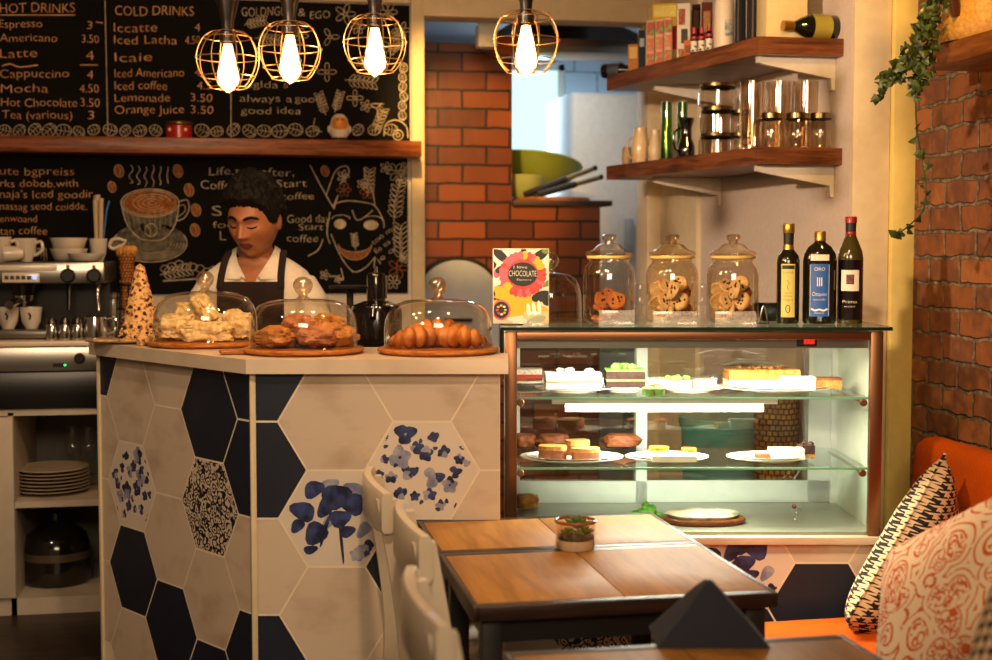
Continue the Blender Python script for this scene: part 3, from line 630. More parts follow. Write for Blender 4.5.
mb = MB(); mb.b2((XL + .1, CY - .008, zc), (XR - .025, CY + .4, zo - .003), .003); mb.build('control_panel', m_steel, t)
mb = MB(); mb.b2((XL + .1, CY - .012, z1 + .014), (XR - .025, CY + .4, zc - .003), .003); mb.build('door', m_black, t)
p = atY(80, 358, CY - .01); mb = MB(); mb.cyl((0, 0, 0), .02, .022, 24, .004, Matrix.Translation((p.x, CY - .008, p.z)) @ Matrix.Rotation(pi / 2, 4, 'X')); mb.build('knob', m_black, t)
p = atY(65, 365, CY - .01); mb = MB(); mb.ball((p.x, CY - .010, p.z), .0045, 10, 8); mb.build('indicator_light', emis('green_led', '#30e060', 3), t)
p = atY(62, 365, CY - .01); mb = MB(); mb.box((p.x - .01, CY - .0085, p.z), (.045, .004, .014)); mb.build('display', m_blackm, t)
# plates, glasses and the demijohn on the shelves
PY = 5.55; p = atY(52, 498, PY)
mpl = MB(); mpl.lathe([(0, 0), (.075, 0), (.085, .004), (.142, .016), (.143, .019), (.085, .009), (0, .007)], 40)
m_plate = mat('cream_stoneware', '#cdb89a', .25, coat=.3)
nm = ['bottom', 'second', 'third', 'fourth', 'fifth', 'sixth', 'top']
pl0 = None
for i in range(7):
    lab = {0: 'bottom cream plate of the stack in the back cabinet', 6: 'top cream plate of the stack in the back cabinet'}.get(i, f'{nm[i]} cream plate from the bottom of the stack in the back cabinet')
    if pl0 is None: pl0 = tag(mpl.build('plate', m_plate, None, (p.x, PY, z2 + .0125)), lab, 'plate', 'plates stacked in the back cabinet')
    else: dup(pl0, (p.x + rng.uniform(-.003, .003), PY + rng.uniform(-.003, .003), z2 + .0125 + i * .0135), 0, lab)
def wineglass(loc, lab, h=.16):
    t = thing('wine_glass', lab, 'glass', loc, 0, 'wine glasses in the back cabinet')
    mb = MB(); mb.lathe([(.026, h), (.034, h * .8), (.03, h * .58), (.012, h * .47), (.004, h * .44)], 24); mb.build('bowl', m_glass, t)
    mb = MB(); mb.lathe([(.004, h * .44), (.0035, .02), (.006, .006), (.03, .002), (.031, 0), (0, 0)], 24); mb.build('stem', m_glass, t)
q = atY(71, 470, 5.66); wineglass((q.x, 5.72, z2 + .0125), 'left wine glass behind the stacked plates in the cabinet', .23)
q = atY(90, 470, 5.66); wineglass((q.x - .01, 5.70, z2 + .0125), 'right wine glass behind the stacked plates in the cabinet', .23)
q = atY(56, 590, 5.55); t = thing('demijohn', 'big dark glass bottle on the bottom shelf of the back cabinet', 'bottle', (q.x, 5.6, z3 + .001))
mb = MB(); mb.lathe([(0, 0), (.12, 0), (.13, .02), (.13, .14), (.115, .19), (.06, .235), (.035, .25), (.033, .275), (.038, .28), (0, .281)], 32); mb.build('body', mat('smoky_glass', '#15120f', .12, coat=.5), t)
mb = MB(); mb.lathe([(.1315, .10), (.1315, .13)], 32); mb.build('label', mat('foil_band', '#6a5a48', .35, .5), t)
mb = MB(); mb.cyl((0, 0, .281), .03, .018, 20, .004); mb.build('stopper', m_blackm, t)

# ------------------------------------------------------------------ coffee machine
MY = 5.42; k_ = .00385
x1 = atY(105, 300, MY).x; mw_ = .60; mx = x1 - mw_ / 2; zt = atY(50, 262, MY).z - CZ
def mxz(u, v): q = atY(u, v, MY); return q.x - mx, q.z - CZ
t = thing('coffee_machine', 'steel espresso machine with black knobs on the back cabinet', 'coffee machine', (mx, MY, CZ))
zb = mxz(0, 284)[1]
mb = MB(); mb.b2((-.3, 0, zb), (.3, .5, zt), .008); mb.build('head_unit', m_steel, t)
mb = MB(); mb.b2((-.3, .19, .03), (.3, .5, zb)); mb.build('back_body', mat('dark_machine_steel', '#3a3836', .3, .8), t)
mb = MB(); mb.b2((-.3, -.005, .004), (.3, .5, .034), .006); mb.b2((-.28, .0, .034), (.28, .18, .037)); mb.build('drip_tray', mat('tray_steel', '#7d7770', .3, 1.0), t)
for sx in (-.27, .27):
    mb = MB(); mb.cyl((sx, .04, -.0), .02, .006, 12); mb.cyl((sx, .45, 0), .02, .006, 12); mb.build('foot', m_black, t)
a = mxz(-8, 265); b = mxz(57, 270.5); mb = MB(); mb.b2((-.298, -.006, b[1]), (b[0], 0, a[1]), .002); mb.build('cream_strip', m_porc, t)
a = mxz(2, 272.5); b = mxz(40, 282.5); mb = MB(); mb.b2((a[0], -.008, b[1]), (b[0], 0, a[1]), .006); bpnl = mb.build('button_panel', m_porc, t)
for i in range(6):
    q = mxz(7 + i * 5.6, 277.5); mb = MB(); mb.box((q[0], -.009, q[1]), (.014, .006, .014), 0, .002); mb.build('button', emis('blue_led', '#7f9cff', 2.5) if i == 5 else mat('button_grey', '#3d4048', .4), bpnl)
for u in (68.5, 94.5):
    q = mxz(u, 275.5); mb = MB(); mb.cyl((0, 0, 0), .027, .035, 24, .006, Matrix.Translation((q[0], 0, q[1])) @ Matrix.Rotation(pi / 2, 4, 'X')); kb = mb.build('steam_knob', m_black, t)
    mb = MB(); mb.cyl((q[0], -.01, q[1] + .024), .006, .016, 10); mb.build('knob_cap', m_gold, kb)
for u in (21, 68):
    q = mxz(u, 284); mb = MB()
    if u == 21: mb.lathe([(0, -.045), (.038, -.045), (.045, -.02), (.05, 0), (0, 0)], 24, T(q[0], .075, q[1])); gh = mb.build('group_head', m_black, t); mb = MB(); mb.lathe([(0, -.022), (.035, -.022), (.04, 0), (0, 0)], 24, T(q[0], .075, q[1] - .045)); mb.tube([(q[0] - .01, .06, q[1] - .06), (q[0] - .03, -.09, q[1] - .075)], [.012, .017], 10); mb.tube([(q[0], .075, q[1] - .06), (q[0], .075, q[1] - .09)], .008, 8); mb.build('portafilter', m_steel2, gh)
    else: mb.tube([(q[0], .05, q[1]), (q[0], .03, q[1] - .05), (q[0], .02, q[1] - .10)], [.014, .01, .007], 10); mb.build('steam_wand', m_black, t)
q = mxz(97, 284); mb = MB(); mb.tube([(q[0], .04, q[1]), (q[0] + .0, .01, q[1] - .04), (q[0] + .005, 0, q[1] - .10)], [.012, .008, .005], 10); mb.build('steam_wand', m_steel2, t)
def cup(lab, loc, r, h, name='cup', mt=None, handle=True, rz=0, rx=0, ry=0, group=None, mark=False, cat='cup'):
    t = thing(name, lab, cat, loc, rz, group, rx, ry); mt = mt or m_porc
    mb = MB(); mb.lathe([(0, 0), (r * .55, 0), (r * .58, h * .06), (r * .85, h * .35), (r, h), (r * .95, h), (r * .8, h * .38), (r * .5, h * .1), (0, h * .09)], 28); mb.build('body', mt, t)
    if handle: mb = MB(); mb.tube(smooth_pts([(r * .92, 0, h * .8), (r * 1.4, 0, h * .85), (r * 1.5, 0, h * .5), (r * .8, 0, h * .25)]), h * .07, 8); mb.build('handle', mt, t)
    if mark: mb = MB(); mb.tube([(-.004, -r * .97, h * .75), (.004, -r * .95, h * .62), (0, -r * .9, h * .45)], .004, 6); mb.build('mark', m_blackm, t)
    return t
zt_ = CZ + zt + .0005; G = 'cups on top of the coffee machine'
def onm(u, Y): return atY(u, 262, Y).x
cup('white cup at the far left on top of the coffee machine', (onm(1, 5.55), 5.55, zt_), .04, .095, group=G, rz=.2)
cup('white cup standing with its handle to the right on top of the coffee machine', (onm(26, 5.6), 5.60, zt_), .043, .09, group=G, rz=-.2)
cup('white cup lying on its side in front on top of the coffee machine', (onm(9, 5.46) + .055, 5.46, zt_ + .031), .032, .07, group=G, rx=0, ry=radians(-90), handle=False)
def bowl(lab, loc, r, h, grp, name='bowl', cat='bowl'):
    mb = MB(); mb.lathe([(0, 0), (r * .6, 0), (r * .8, h * .2), (r, h), (r * .96, h), (r * .76, h * .26), (0, h * .12)], 32); return tag(mb.build(name, m_porc, None, loc), lab, cat, grp)
bx = onm(69, 5.6); bowl('lower white bowl of the pair stacked on the coffee machine', (bx, 5.6, zt_), .072, .05, 'bowls on the coffee machine'); bowl('upper white bowl of the pair stacked on the coffee machine', (bx, 5.6, zt_ + .042), .072, .05, 'bowls on the coffee machine')
bowl('shallow white saucer at the right front of the coffee machine top', (onm(86, 5.48), 5.48, zt_), .07, .032, None, 'saucer', 'saucer')
q = onm(98, 5.66); cup('white beaker holding the bundle of paper straws on the coffee machine', (q, 5.68, zt_), .036, .09, 'beaker', handle=False, cat='beaker')
for i in range(10):
    a = rng.uniform(0, 6.28); rr_ = .024 * rng.random() ** .5; h = rng.uniform(.235, .265)
    mb = MB(); dx, dy = cos(a) * rr_, sin(a) * rr_; mb.tube([(dx * .6, dy * .6, .012), (dx * 1.25, dy * 1.25, h)], .0085, 8)
    tag(mb.build('straw', mat('paper_straw', '#cbb595', .7), None, (q, 5.68, zt_)), 'plain paper straw in the bundle standing on the coffee machine', 'straw', 'paper straws in the beaker')
mb = MB(); mb.tube([(0.01, .0, .012), (.034, 0, .2), (.045, 0, .24)], .0035, 8); tag(mb.build('straw', mat('blue_straw', '#3f7fd0', .5), None, (q, 5.68, zt_)), 'thin blue straw leaning right out of the paper straw bundle', 'straw')
G = 'cups on the drip tray'; dz = CZ + .0375
for u, lab in ((8, 'left white cup with a dark mark on the drip tray'), (31, 'right white cup with a dark mark under the portafilter')): cup(lab, (atY(u, 330, 5.49).x, 5.50, dz), .042, .082, group=G, handle=False, mark=True)
for i, (u, lab) in enumerate(((52, 'leftmost of the three little shakers before the coffee machine'), (65, 'middle of the three little shakers before the coffee machine'), (77.5, 'rightmost of the three little shakers before the coffee machine'))):
    t = thing('shaker', lab, 'shaker', (atY(u, 335, 5.37).x, 5.37, CZ + .0005), 0, 'little shakers before the coffee machine')
    mb = MB(); mb.lathe([(0, 0), (.021, 0), (.023, .01), (.019, .055), (.017, .06), (0, .06)], 20); mb.build('body', m_steel2, t)
    mb = MB(); mb.lathe([(0, .06), (.019, .06), (.019, .07), (.012, .083), (0, .085)], 20); mb.build('cap', mat('dark_steel', '#55504a', .25, 1.0), t)
t = thing('milk_jug', 'steel milk jug under the right steam wand of the coffee machine', 'jug', (atY(95, 335, 5.40).x, 5.40, CZ + .0005), 0)
mb = MB(); mb.lathe([(0, 0), (.046, 0), (.048, .01), (.043, .06), (.04, .085), (.037, .085), (.04, .06), (.044, .012), (0, .01)], 28); mb.build('body', m_steel2, t)
mb = MB(); mb.tube(smooth_pts([(.04, 0, .078), (.075, -.01, .08), (.078, -.01, .04), (.046, 0, .02)]), .006, 8); mb.build('handle', m_steel2, t)
t = thing('canister', 'white rounded canister between the coffee machine and the cone rack', 'canister', (atY(114, 335, 5.78).x, 5.78, CZ + .0005))
mb = MB(); mb.lathe([(0, 0), (.05, 0), (.06, .03), (.066, .1), (.06, .14), (0, .145)], 28); mb.build('body', m_porc, t)
mb = MB(); mb.lathe([(0, .145), (.055, .145), (.05, .158), (.01, .165), (0, .166)], 28); mb.build('lid', m_porc, t)
# extend worktop strip for the cone rack stands on the bar counter end
def onc(u, v): p = atZ(u, v, ZT1); return p
# ice cream cones in a rack and the crumbly cone tower
p = atY(128, 332, 5.5)
ZK = CZ + .0005
m_waf = bricks('waffle', ['#a8652a', '#c07a38', '#b06c30'], '#7a4418', .012, .012, .002, 'XZ', .7, .004, .2)
S = .00328
t = thing('cone_rack', 'dark wire rack standing beside the coffee machine holding waffle cones', 'rack', (p.x, p.y, ZK))
mb = MB(); mb.cyl((0, 0, 0), .05, .006, 24); mb.build('base', m_black, t)
for k in range(8):
    a = pi / 4 * k + .2; mb = MB(); mb.tube([(.044 * cos(a), .044 * sin(a), .004), (.036 * cos(a), .036 * sin(a), .21)], .0032, 6); mb.build('rod', m_black, t)
mb = MB(); mb.tube(ell(0, 0, .037, .037, 24) and [(x, y, .205) for x, y in ell(0, 0, .037, .037, 24)], .004, 6, True); mb.build('ring', m_black, t)
mb = MB(); mb.tube([(x, y, .11) for x, y in ell(0, 0, .0405, .0405, 24)], .003, 6, True); mb.build('ring', m_black, t)
for i in range(4):
    z = .012 + i * .055; mb = MB(); mb.lathe([(0, 0), (.006, 0), (.031 + (.006 if i == 3 else 0), .155), (.028, .155), (.003, .012), (0, .012)], 24, wob=lambda a, z: .03 * sin(a * 9 + z * 80))
    tag(mb.build('waffle_cone', m_waf, None, (p.x, p.y, ZK + z)), ['lowest', 'second lowest', 'second highest', 'topmost'][i] + ' waffle cone of the stack in the dark rack', 'cone', 'waffle cones stacked in the rack')
mb = MB()
for k in range(14): a = k * .45; mb.ball((.03 * cos(a), .03 * sin(a), .0), (.012, .012, .014 + .01 * rng.random()), 8, 6, amp=.3, seed=k)
mb.ball((0, 0, -.004), (.03, .03, .014), 12, 8); tag(mb.build('wafer_crumble', mat('baked_wafer', '#b9782f', .8, c2='#d9a050', scale=40, bump=.5), None, (p.x, p.y, ZK + .012 + .165 + .157)), 'ragged baked wafer top sitting in the highest waffle cone', 'wafer')
mb = MB(); q = Vector((p.x - .028, p.y - .02, ZK + .36)); mb.tube(smooth_pts([(-.028, 0, .012), (-.034, 0, -.008), (-.02, 0, -.018), (0, 0, -.01), (.016, 0, -.004)]) + [Vector((.026, 0, .012)), Vector((.0, 0, .02)), Vector((-.02, 0, .018))], .0065, 8, True)
tag(mb.build('loop_handle', mat('scoop_white', '#cfc2b0', .4), None, q), 'pale plastic scoop loop hooked over the waffle cone stack', 'scoop')
p = atD(141, 336, 4.42); hh = .248
mb = MB(); m_nou = mat('nougat_crumb', '#deae70', .8, c2='#7a461c', scale=85, bump=.5, thr=(.5, .62)); m_hole = mat('dark_almond', '#3a1c0a', .8)
mb.lathe([(0, 0), (.068, 0), (.066, .02), (.014, hh - .01), (0, hh)], 40, wob=lambda a, z: .06 * noise.noise(Vector((cos(a) * 4, sin(a) * 4, z * 70))))
R3 = random.Random(4)
for k in range(330):
    z = hh * (1 - R3.random() ** .55) * .98; r_ = .066 * (1 - z / hh) + .004; a = R3.uniform(0, 2 * pi); mb.cur = 1 if k % 3 == 0 else 0; r_ += .0025 * mb.cur
    mb.ball((r_ * cos(a), r_ * sin(a), z), (.006, .006, .005) if mb.cur == 0 else (.0062, .0062, .0052), 7, 5, amp=.3, seed=k)
mb.cur = 0
tag(mb.build('nougat_cone', [m_nou, m_hole], None, (p.x, p.y, ZT1 + .0005)), 'tall crumbly nougat cone tower standing on the left end of the bar counter', 'cake')
# flat plate and slate at the left end of the counter
p = atZ(124, 340, ZT1 + .01); mb = MB(); mb.lathe([(0, 0), (.05, 0), (.085, .008), (.086, .011), (.05, .005), (0, .004)], 32, T(s=(1.3, .85, 1))); pz = W(-1.17, 4.30)
tag(mb.build('plate', mat('grey_plate', '#8e7a64', .4), None, (pz.x, pz.y, ZT1 + .0005)), 'oval grey plate of flat wafers at the left end of the bar counter', 'plate')
for i, (dx, dy) in enumerate(((-.05, 0), (.03, .01))):
    mb = MB(); mb.lathe([(0, 0), (.038, 0), (.04, .003), (.038, .007), (0, .008)], 20, wob=lambda a, z: .04 * sin(a * 7)); tag(mb.build('wafer', mat('pale_wafer', '#d0a468', .8, c2='#a87a40', scale=50, bump=.3), None, (pz.x + dx, pz.y + dy, ZT1 + .006)), ('left' if i == 0 else 'right') + ' flat round wafer on the oval grey plate', 'wafer', 'flat wafers on the grey plate')
mb = MB(); mb.ball((0, 0, .018), (.022, .02, .019), 12, 8, amp=.5, seed=3); p = W(-1.075, 4.19); tag(mb.build('pastry_crumb', m_nou, None, (p.x, p.y, ZT1 + .0005)), 'small lumpy pastry piece at the foot of the nougat cone', 'pastry')
# ------------------------------------------------------------------ glass cake domes on the bar counter
def cake_dome(loc, lab, r=.153, h=.138, name='cake_dome'):
    t = thing(name, lab, 'dome', loc, 0, 'glass cake domes on the bar counter')
    prof = [(r, 0), (r, h * .38), (r * .985, h * .55), (r * .93, h * .72), (r * .82, h * .86), (r * .62, h * .95), (r * .35, h * .99), (.02, h)]
    mb = MB(); mb.lathe(prof, 48); mb.build('bell', m_dome, t, smooth=60)
    mb = MB(); mb.tube([(x, y, .003) for x, y in ell(0, 0, r, r, 48)], .003, 6, True); mb.build('rim', m_dome, t)
    mb = MB(); mb.lathe([(.02, h), (.012, h + .006), (.013, h + .012), (.022, h + .02), (.0275, h + .033), (.027, h + .044), (.02, h + .055), (.01, h + .06), (0, h + .061)], 28); mb.build('knob', m_knob, t)
    return t
m_knob = glass('knob_glass', '#fff4e4', .04, .22, .7, 2.0, .9)
def round_board(loc, lab, r=.172, handle=None):
    t = thing('serving_board', lab, 'board', loc, 0, 'round serving boards on the bar counter')
    mb = MB(); mb.lathe([(0, 0), (r - .012, 0), (r, .008), (r, .013), (r - .004, .0165), (0, .0165)], 56); mb.build('disc', m_board_w, t)
    if handle is not None:
        c, s_ = cos(handle), sin(handle); mb = MB(); mb.box((c * (r + .025), s_ * (r + .025), .0085), (.075, .05, .012), handle, .004); mb.build('grip', m_board_w, t)
    return t
BZ = ZT1 + .0005; TZ = BZ + .0166
d1 = W((205 - 496) / F * 4.2, 4.2); d2 = W((303 - 496) / F * 3.9, 3.9); d3 = W((438 - 496) / F * 3.9, 3.9)
round_board((d1.x, d1.y, BZ), 'left round wooden board under the dome of pale nougat chunks')
round_board((d2.x, d2.y, BZ), 'middle round wooden board with a stub grip under the dome of scones', handle=pi + .1)
round_board((d3.x, d3.y, BZ), 'right round wooden board under the dome of croissants')
cake_dome((d1.x, d1.y, TZ), 'left glass cake dome covering pale nougat chunks', .157, .15); cake_dome((d2.x, d2.y, TZ), 'middle glass cake dome covering scones in front of the barista'); cake_dome((d3.x, d3.y, TZ), 'right glass cake dome covering brown croissants')
m_pale = mat('pale_nougat', '#ead6a4', .75, c2='#c9a05e', scale=70, bump=.7, thr=(.45, .7))
R4 = random.Random(11)
def chunk(name, lab, cat, loc, size, m, grp, rz, rx=0, seed=0, amp=.25, ry=0, rnd=.45):
    bm = bmesh.new(); bmesh.ops.create_cube(bm, size=1); bmesh.ops.subdivide_edges(bm, edges=bm.edges[:], cuts=12, use_grid_fill=True)
    for v in bm.verts:
        p = Vector(v.co); q = p.normalized() * .62; p = p.lerp(q, rnd); n_ = noise.noise(p * 3 + Vector((seed * 3.7, 0, seed))) * amp + noise.noise(p * 9 + Vector((seed, seed * 2, 0))) * amp * .4 + noise.noise(p * 20 + Vector((seed, 1, 0))) * amp * .3
        p *= 1 + n_; v.co = Vector((p.x * size[0], p.y * size[1], p.z * size[2]))
    mb = MB(); mb.frombm(bm); R = Euler((rx, ry, rz)).to_matrix(); lo = min((R @ v).z for v in mb.v); mb.v = [R @ v - Vector((0, 0, lo)) for v in mb.v]
    return tag(mb.build(name, m, None, loc), lab, cat, grp)
G = 'pale nougat chunks under the left dome'
for i, (dx, dy, z, sx, sy, sz, rx, ry, lab) in enumerate([(-.075, -.03, 0, .09, .08, .065, 0, 0, 'pale nougat chunk at the left under the left dome'), (.02, -.06, 0, .14, .07, .055, 0, 0, 'broad pale nougat chunk in front under the left dome'), (.10, .0, 0, .08, .09, .07, .1, 0, 'pale nougat chunk at the right under the left dome'),
                                                    (0, .06, 0, .1, .1, .07, 0, 0, 'pale nougat chunk at the back under the left dome'), (.0, -.01, .045, .045, .055, .085, .2, -.5, 'upright pale nougat chunk leaning on top under the left dome'), (-.05, .035, .055, .08, .06, .05, 0, 0, 'pale nougat chunk lying on top at the left under the left dome')]):
    p = W(0, 0) + RGT * dx + FWD * dy; chunk('nougat_chunk', lab, 'nougat', (d1.x + p.x, d1.y + p.y, TZ + z), (sx, sy, sz), m_pale, G, -PSI, rx, i + 1, .3, ry)
m_sco = mat('golden_scone', '#cc9450', .65, c2='#98602a', scale=30, bump=.5); m_scop = mat('pink_scone', '#c08a68', .65, c2='#96583a', scale=30, bump=.5)
G = 'scones under the middle dome'
for i, (dx, dy, z, s_, lab, mm) in enumerate([(-.075, -.03, 0, .125, 'golden scone at the left under the middle dome', m_sco), (.045, -.05, 0, .115, 'reddish scone in front under the middle dome', m_scop), (.1, .01, 0, .1, 'golden scone at the right under the middle dome', m_sco), (.0, .06, 0, .12, 'golden scone at the back under the middle dome', m_sco), (-.01, .0, .03, .1, 'pinkish scone lying on top under the middle dome', m_scop), (.065, .015, .03, .1, 'golden scone lying on top at the right under the middle dome', m_sco)]):
    p = RGT * dx + FWD * dy; chunk('scone', lab, 'scone', (d2.x + p.x, d2.y + p.y, TZ + z), (s_ * .95, s_ * .8, .05), m_sco if mm is m_sco else m_scop, G, R4.uniform(0, 3), 0, i + 20, .25, 0, .85)
m_cro = mat('croissant_crust', '#c07a34', .5, c2='#8a4814', scale=26, bump=.3)
def croissant(lab, loc, rz, s=1.0):
    mb = MB(); N = 84; rings = []
    for i in range(N + 1):
        t = i / N; a = radians(-95 + 190 * t); R_ = .062 * s; q = sin(pi * t) ** .62; seg = abs(((t * 7) % 1) - .5) * 2
        r = (.008 + .036 * q) * s * (1.0 - .3 * seg ** 1.6); c = Vector((R_ * sin(a) * 1.25, -R_ * cos(a) * .75 + .03 * s, .033 * s * q + .004)); t_ = Vector((cos(a) * 1.25, sin(a) * .75, 0)).normalized(); nrm = Vector((-t_.y, t_.x, 0))
        rings.append([c + nrm * r * cos(b) + Vector((0, 0, 1)) * r * .92 * sin(b) for b in [2 * pi * j / 16 for j in range(16)]])
    mb.loft(rings); lo = min(v.z for v in mb.v); mb.v = [v - Vector((0, 0, lo)) for v in mb.v]
    return tag(mb.build('croissant', m_cro, None, loc, rz), lab, 'croissant', 'croissants under the right dome')
for (dx, dy, z, rz, s_, lab) in [(-.060, -.035, 0, .55, .82, 'front left croissant under the right dome'), (.058, -.03, 0, -.45, .84, 'front right croissant under the right dome'), (.0, .055, 0, pi + .2, 1.0, 'croissant at the back under the right dome')]:
    p = RGT * dx + FWD * dy; croissant(lab, (d3.x + p.x, d3.y + p.y, TZ + z), rz - PSI, s_)

# ------------------------------------------------------------------ pendant lamps
m_copper = mat('copper_wire', '#c2a070', .35, 1.0); 
def pendant(px, py, D, lab, R=.083):
    c = atD(px, py, D); t = thing('pendant_lamp', lab, 'lamp', c, -PSI + R_p.uniform(-.5, .5), 'wire cage pendant lamps')
    mb = MB(); mb.tube([(0, 0, .19), (0, 0, 2.95 - c.z)], .004, 8); mb.build('cable', m_blackm, t)
    mb = MB(); mb.lathe([(0, .065), (.014, .065), (.016, .09), (.018, .10), (.034, .165), (.035, .185), (.028, .19), (0, .192)], 24); mb.lathe([(.019, .04), (.021, .04), (.021, .066), (.0, .068)], 20); mb.build('socket', mat('bronze_black', '#1b120b', .35, .4), t)
    prof = [(.02, .073), (.045, .068), (.068, .05), (.082, .022), (.086, -.004), (.08, -.034), (.062, -.066), (.05, -.078)]
    k = R / .086; P = smooth_pts([(a * k, 0, z * k) for a, z in prof], 4)
    mb = MB()
    for i in range(8):
        a = 2 * pi * i / 8
        mb.tube([(p.x * cos(a), p.x * sin(a), p.z) for p in P], .0013, 6)
    for r, z in ((.022, .073), (.064, .054), (.0865, .0), (.072, -.05), (.05, -.079)):
        mb.tube([(x, y, z * k) for x, y in ell(0, 0, r * k, r * k, 36)], .0013, 6, True)
    mb.build('cage', m_copper, t)
    mb = MB(); mb.lathe([(.013, .04), (.014, .03), (.02, .005), (.029, -.03), (.0325, -.05), (.03, -.068), (.018, -.083), (.005, -.09), (0, -.091)], 28); bl = mb.build('bulb', glass('amber_bulb_glass', '#ffd090', .02, .04, .5, 3), t)
    mb = MB(); mb.lathe([(.010, .035), (.0135, .02), (.019, -.005), (.0255, -.038), (.028, -.052), (.025, -.066), (.014, -.08), (0, -.086)], 24); mb.build('filament', emis('glowing_filament', '#ffd3a0', 30), bl)
    l = bpy.data.lights.new('bulb_light', 'POINT'); l.energy = 5.5; l.color = WARM; l.shadow_soft_size = .03
    lo = bpy.data.objects.new('bulb_light', l); COL.objects.link(lo); lo.location = c + Vector((0, 0, -.13))
    return t
R_p = random.Random(2)
pendant(228, 58, 3.62, 'leftmost wire cage pendant lamp over the cold drinks menu'); pendant(290, 49, 3.62, 'second wire cage pendant lamp from the left, hanging over the barista'); pendant(375, 42, 3.62, 'third wire cage pendant lamp at the right edge of the menu board'); pendant(526, 40, 3.5, 'rightmost wire cage pendant lamp in front of the kitchen opening', .086)

# ------------------------------------------------------------------ service bench with the black airpot
p = W(-.42, 4.6)
t = thing('service_bench', 'dark low bench behind the bar counter carrying the black airpot', 'bench', (p.x, p.y, .1), -PSI)
mb = MB(); mb.box((.04, 0, .885), (.34, .3, .03), 0, .004); mb.build('top', m_blackm, t)
for sx in (-.11, .19):
    for sy in (-.12, .12): mb = MB(); mb.box((sx, sy, .435), (.03, .03, .87)); mb.build('leg', m_blackm, t)
p = W((376 - 496) / F * 4.58, 4.58); t = thing('airpot', 'black coffee airpot with a shiny neck behind the bar counter', 'airpot', (p.x, p.y, 1.0005), -PSI)
mb = MB(); mb.lathe([(0, 0), (.082, 0), (.086, .01), (.086, .265), (.08, .285), (.04, .3), (0, .3)], 32); mb.build('body', mat('gloss_black', '#0a090a', .12, coat=.6), t)
mb = MB(); mb.lathe([(.03, .298), (.032, .31), (.031, .385), (.028, .393), (0, .395)], 28); mb.build('neck', mat('gloss_black', '#0a090a', .12, coat=.6), t)
mb = MB(); mb.tube([(.034, -.01, .31), (.034, -.01, .385)], .004, 8); mb.tube([(0, 0, .39), (.0, 0, .415)], .006, 8); mb.build('pump_rod', m_steel2, t)
mb = MB(); mb.tube([(-.0, -.06, .27), (0, -.115, .272), (0, -.125, .25)], .012, 10); mb.build('spout', mat('gloss_black', '#0a090a', .12, coat=.6), t)
p = W((350 - 496) / F * 4.69, 4.69); t = thing('tray_stand', 'small black tray on a thin stand beside the barista and the airpot', 'stand', (p.x, p.y, 1.0005), -PSI)
mb = MB(); mb.lathe([(0, .338), (.07, .338), (.074, .346), (.07, .35), (0, .35)], 28); mb.build('tray', m_blackm, t)
mb = MB(); mb.cyl((0, 0, .012), .012, .33, 12); mb.build('stem', m_blackm, t)
mb = MB(); mb.cyl((0, 0, 0), .04, .012, 20, .003); mb.build('foot', m_blackm, t)

# ------------------------------------------------------------------ barista
def remesh(mb, name, mats, voxel, it, parent, fac=.5):
    o = mb.build('tmp', mats[0], None)
    md = o.modifiers.new('r', 'REMESH'); md.mode = 'VOXEL'; md.voxel_size = voxel
    if it: s_ = o.modifiers.new('s', 'SMOOTH'); s_.iterations = it; s_.factor = fac
    bpy.context.view_layer.update()
    me = bpy.data.meshes.new_from_object(o.evaluated_get(bpy.context.evaluated_depsgraph_get())); me.name = name
    old = o.data; bpy.data.objects.remove(o); bpy.data.meshes.remove(old)
    me.materials.clear()
    for m in mats: me.materials.append(m)
    me.polygons.foreach_set('material_index', [0] * len(me.polygons)); me.polygons.foreach_set('use_smooth', [True] * len(me.polygons))
    o = bpy.data.objects.new(name, me); COL.objects.link(o); o.parent = parent; return o
def ering(c, rx, ry, n=28, e=2.3):
    out = []
    for j in range(n):
        a = 2 * pi * j / n; ca, sa = cos(a), sin(a); out.append(Vector((c[0] + rx * abs(ca) ** (2 / e) * (1 if ca >= 0 else -1), c[1] + ry * abs(sa) ** (2 / e) * (1 if sa >= 0 else -1), c[2])))
    return out
bpos = W(-.835, 4.82)
man = thing('person', 'man in white shirt and dark apron looking down behind the bar counter', 'person', (bpos.x, bpos.y, .1), -PSI)
m_skin = mat('tan_skin', '#a86a46', .5, c2='#98603c', scale=12, sub=.08); m_lip = mat('lip_skin', '#6d3026', .45)
m_hair = mat('black_hair', '#050403', .7, c2='#0d0907', scale=60, bump=.5, spec=.2)
m_shirt = mat('white_cotton', '#d9cfc0', .85, bump=.06, scale=80); m_apron = mat('maroon_apron', '#190806', .95, bump=.08, scale=120)
HM = Matrix.Translation((.0, -.05, 1.472)) @ Euler((radians(17), radians(-3), radians(-16)), 'ZYX').to_matrix().to_4x4() @ Matrix.Scale(1.12, 4)
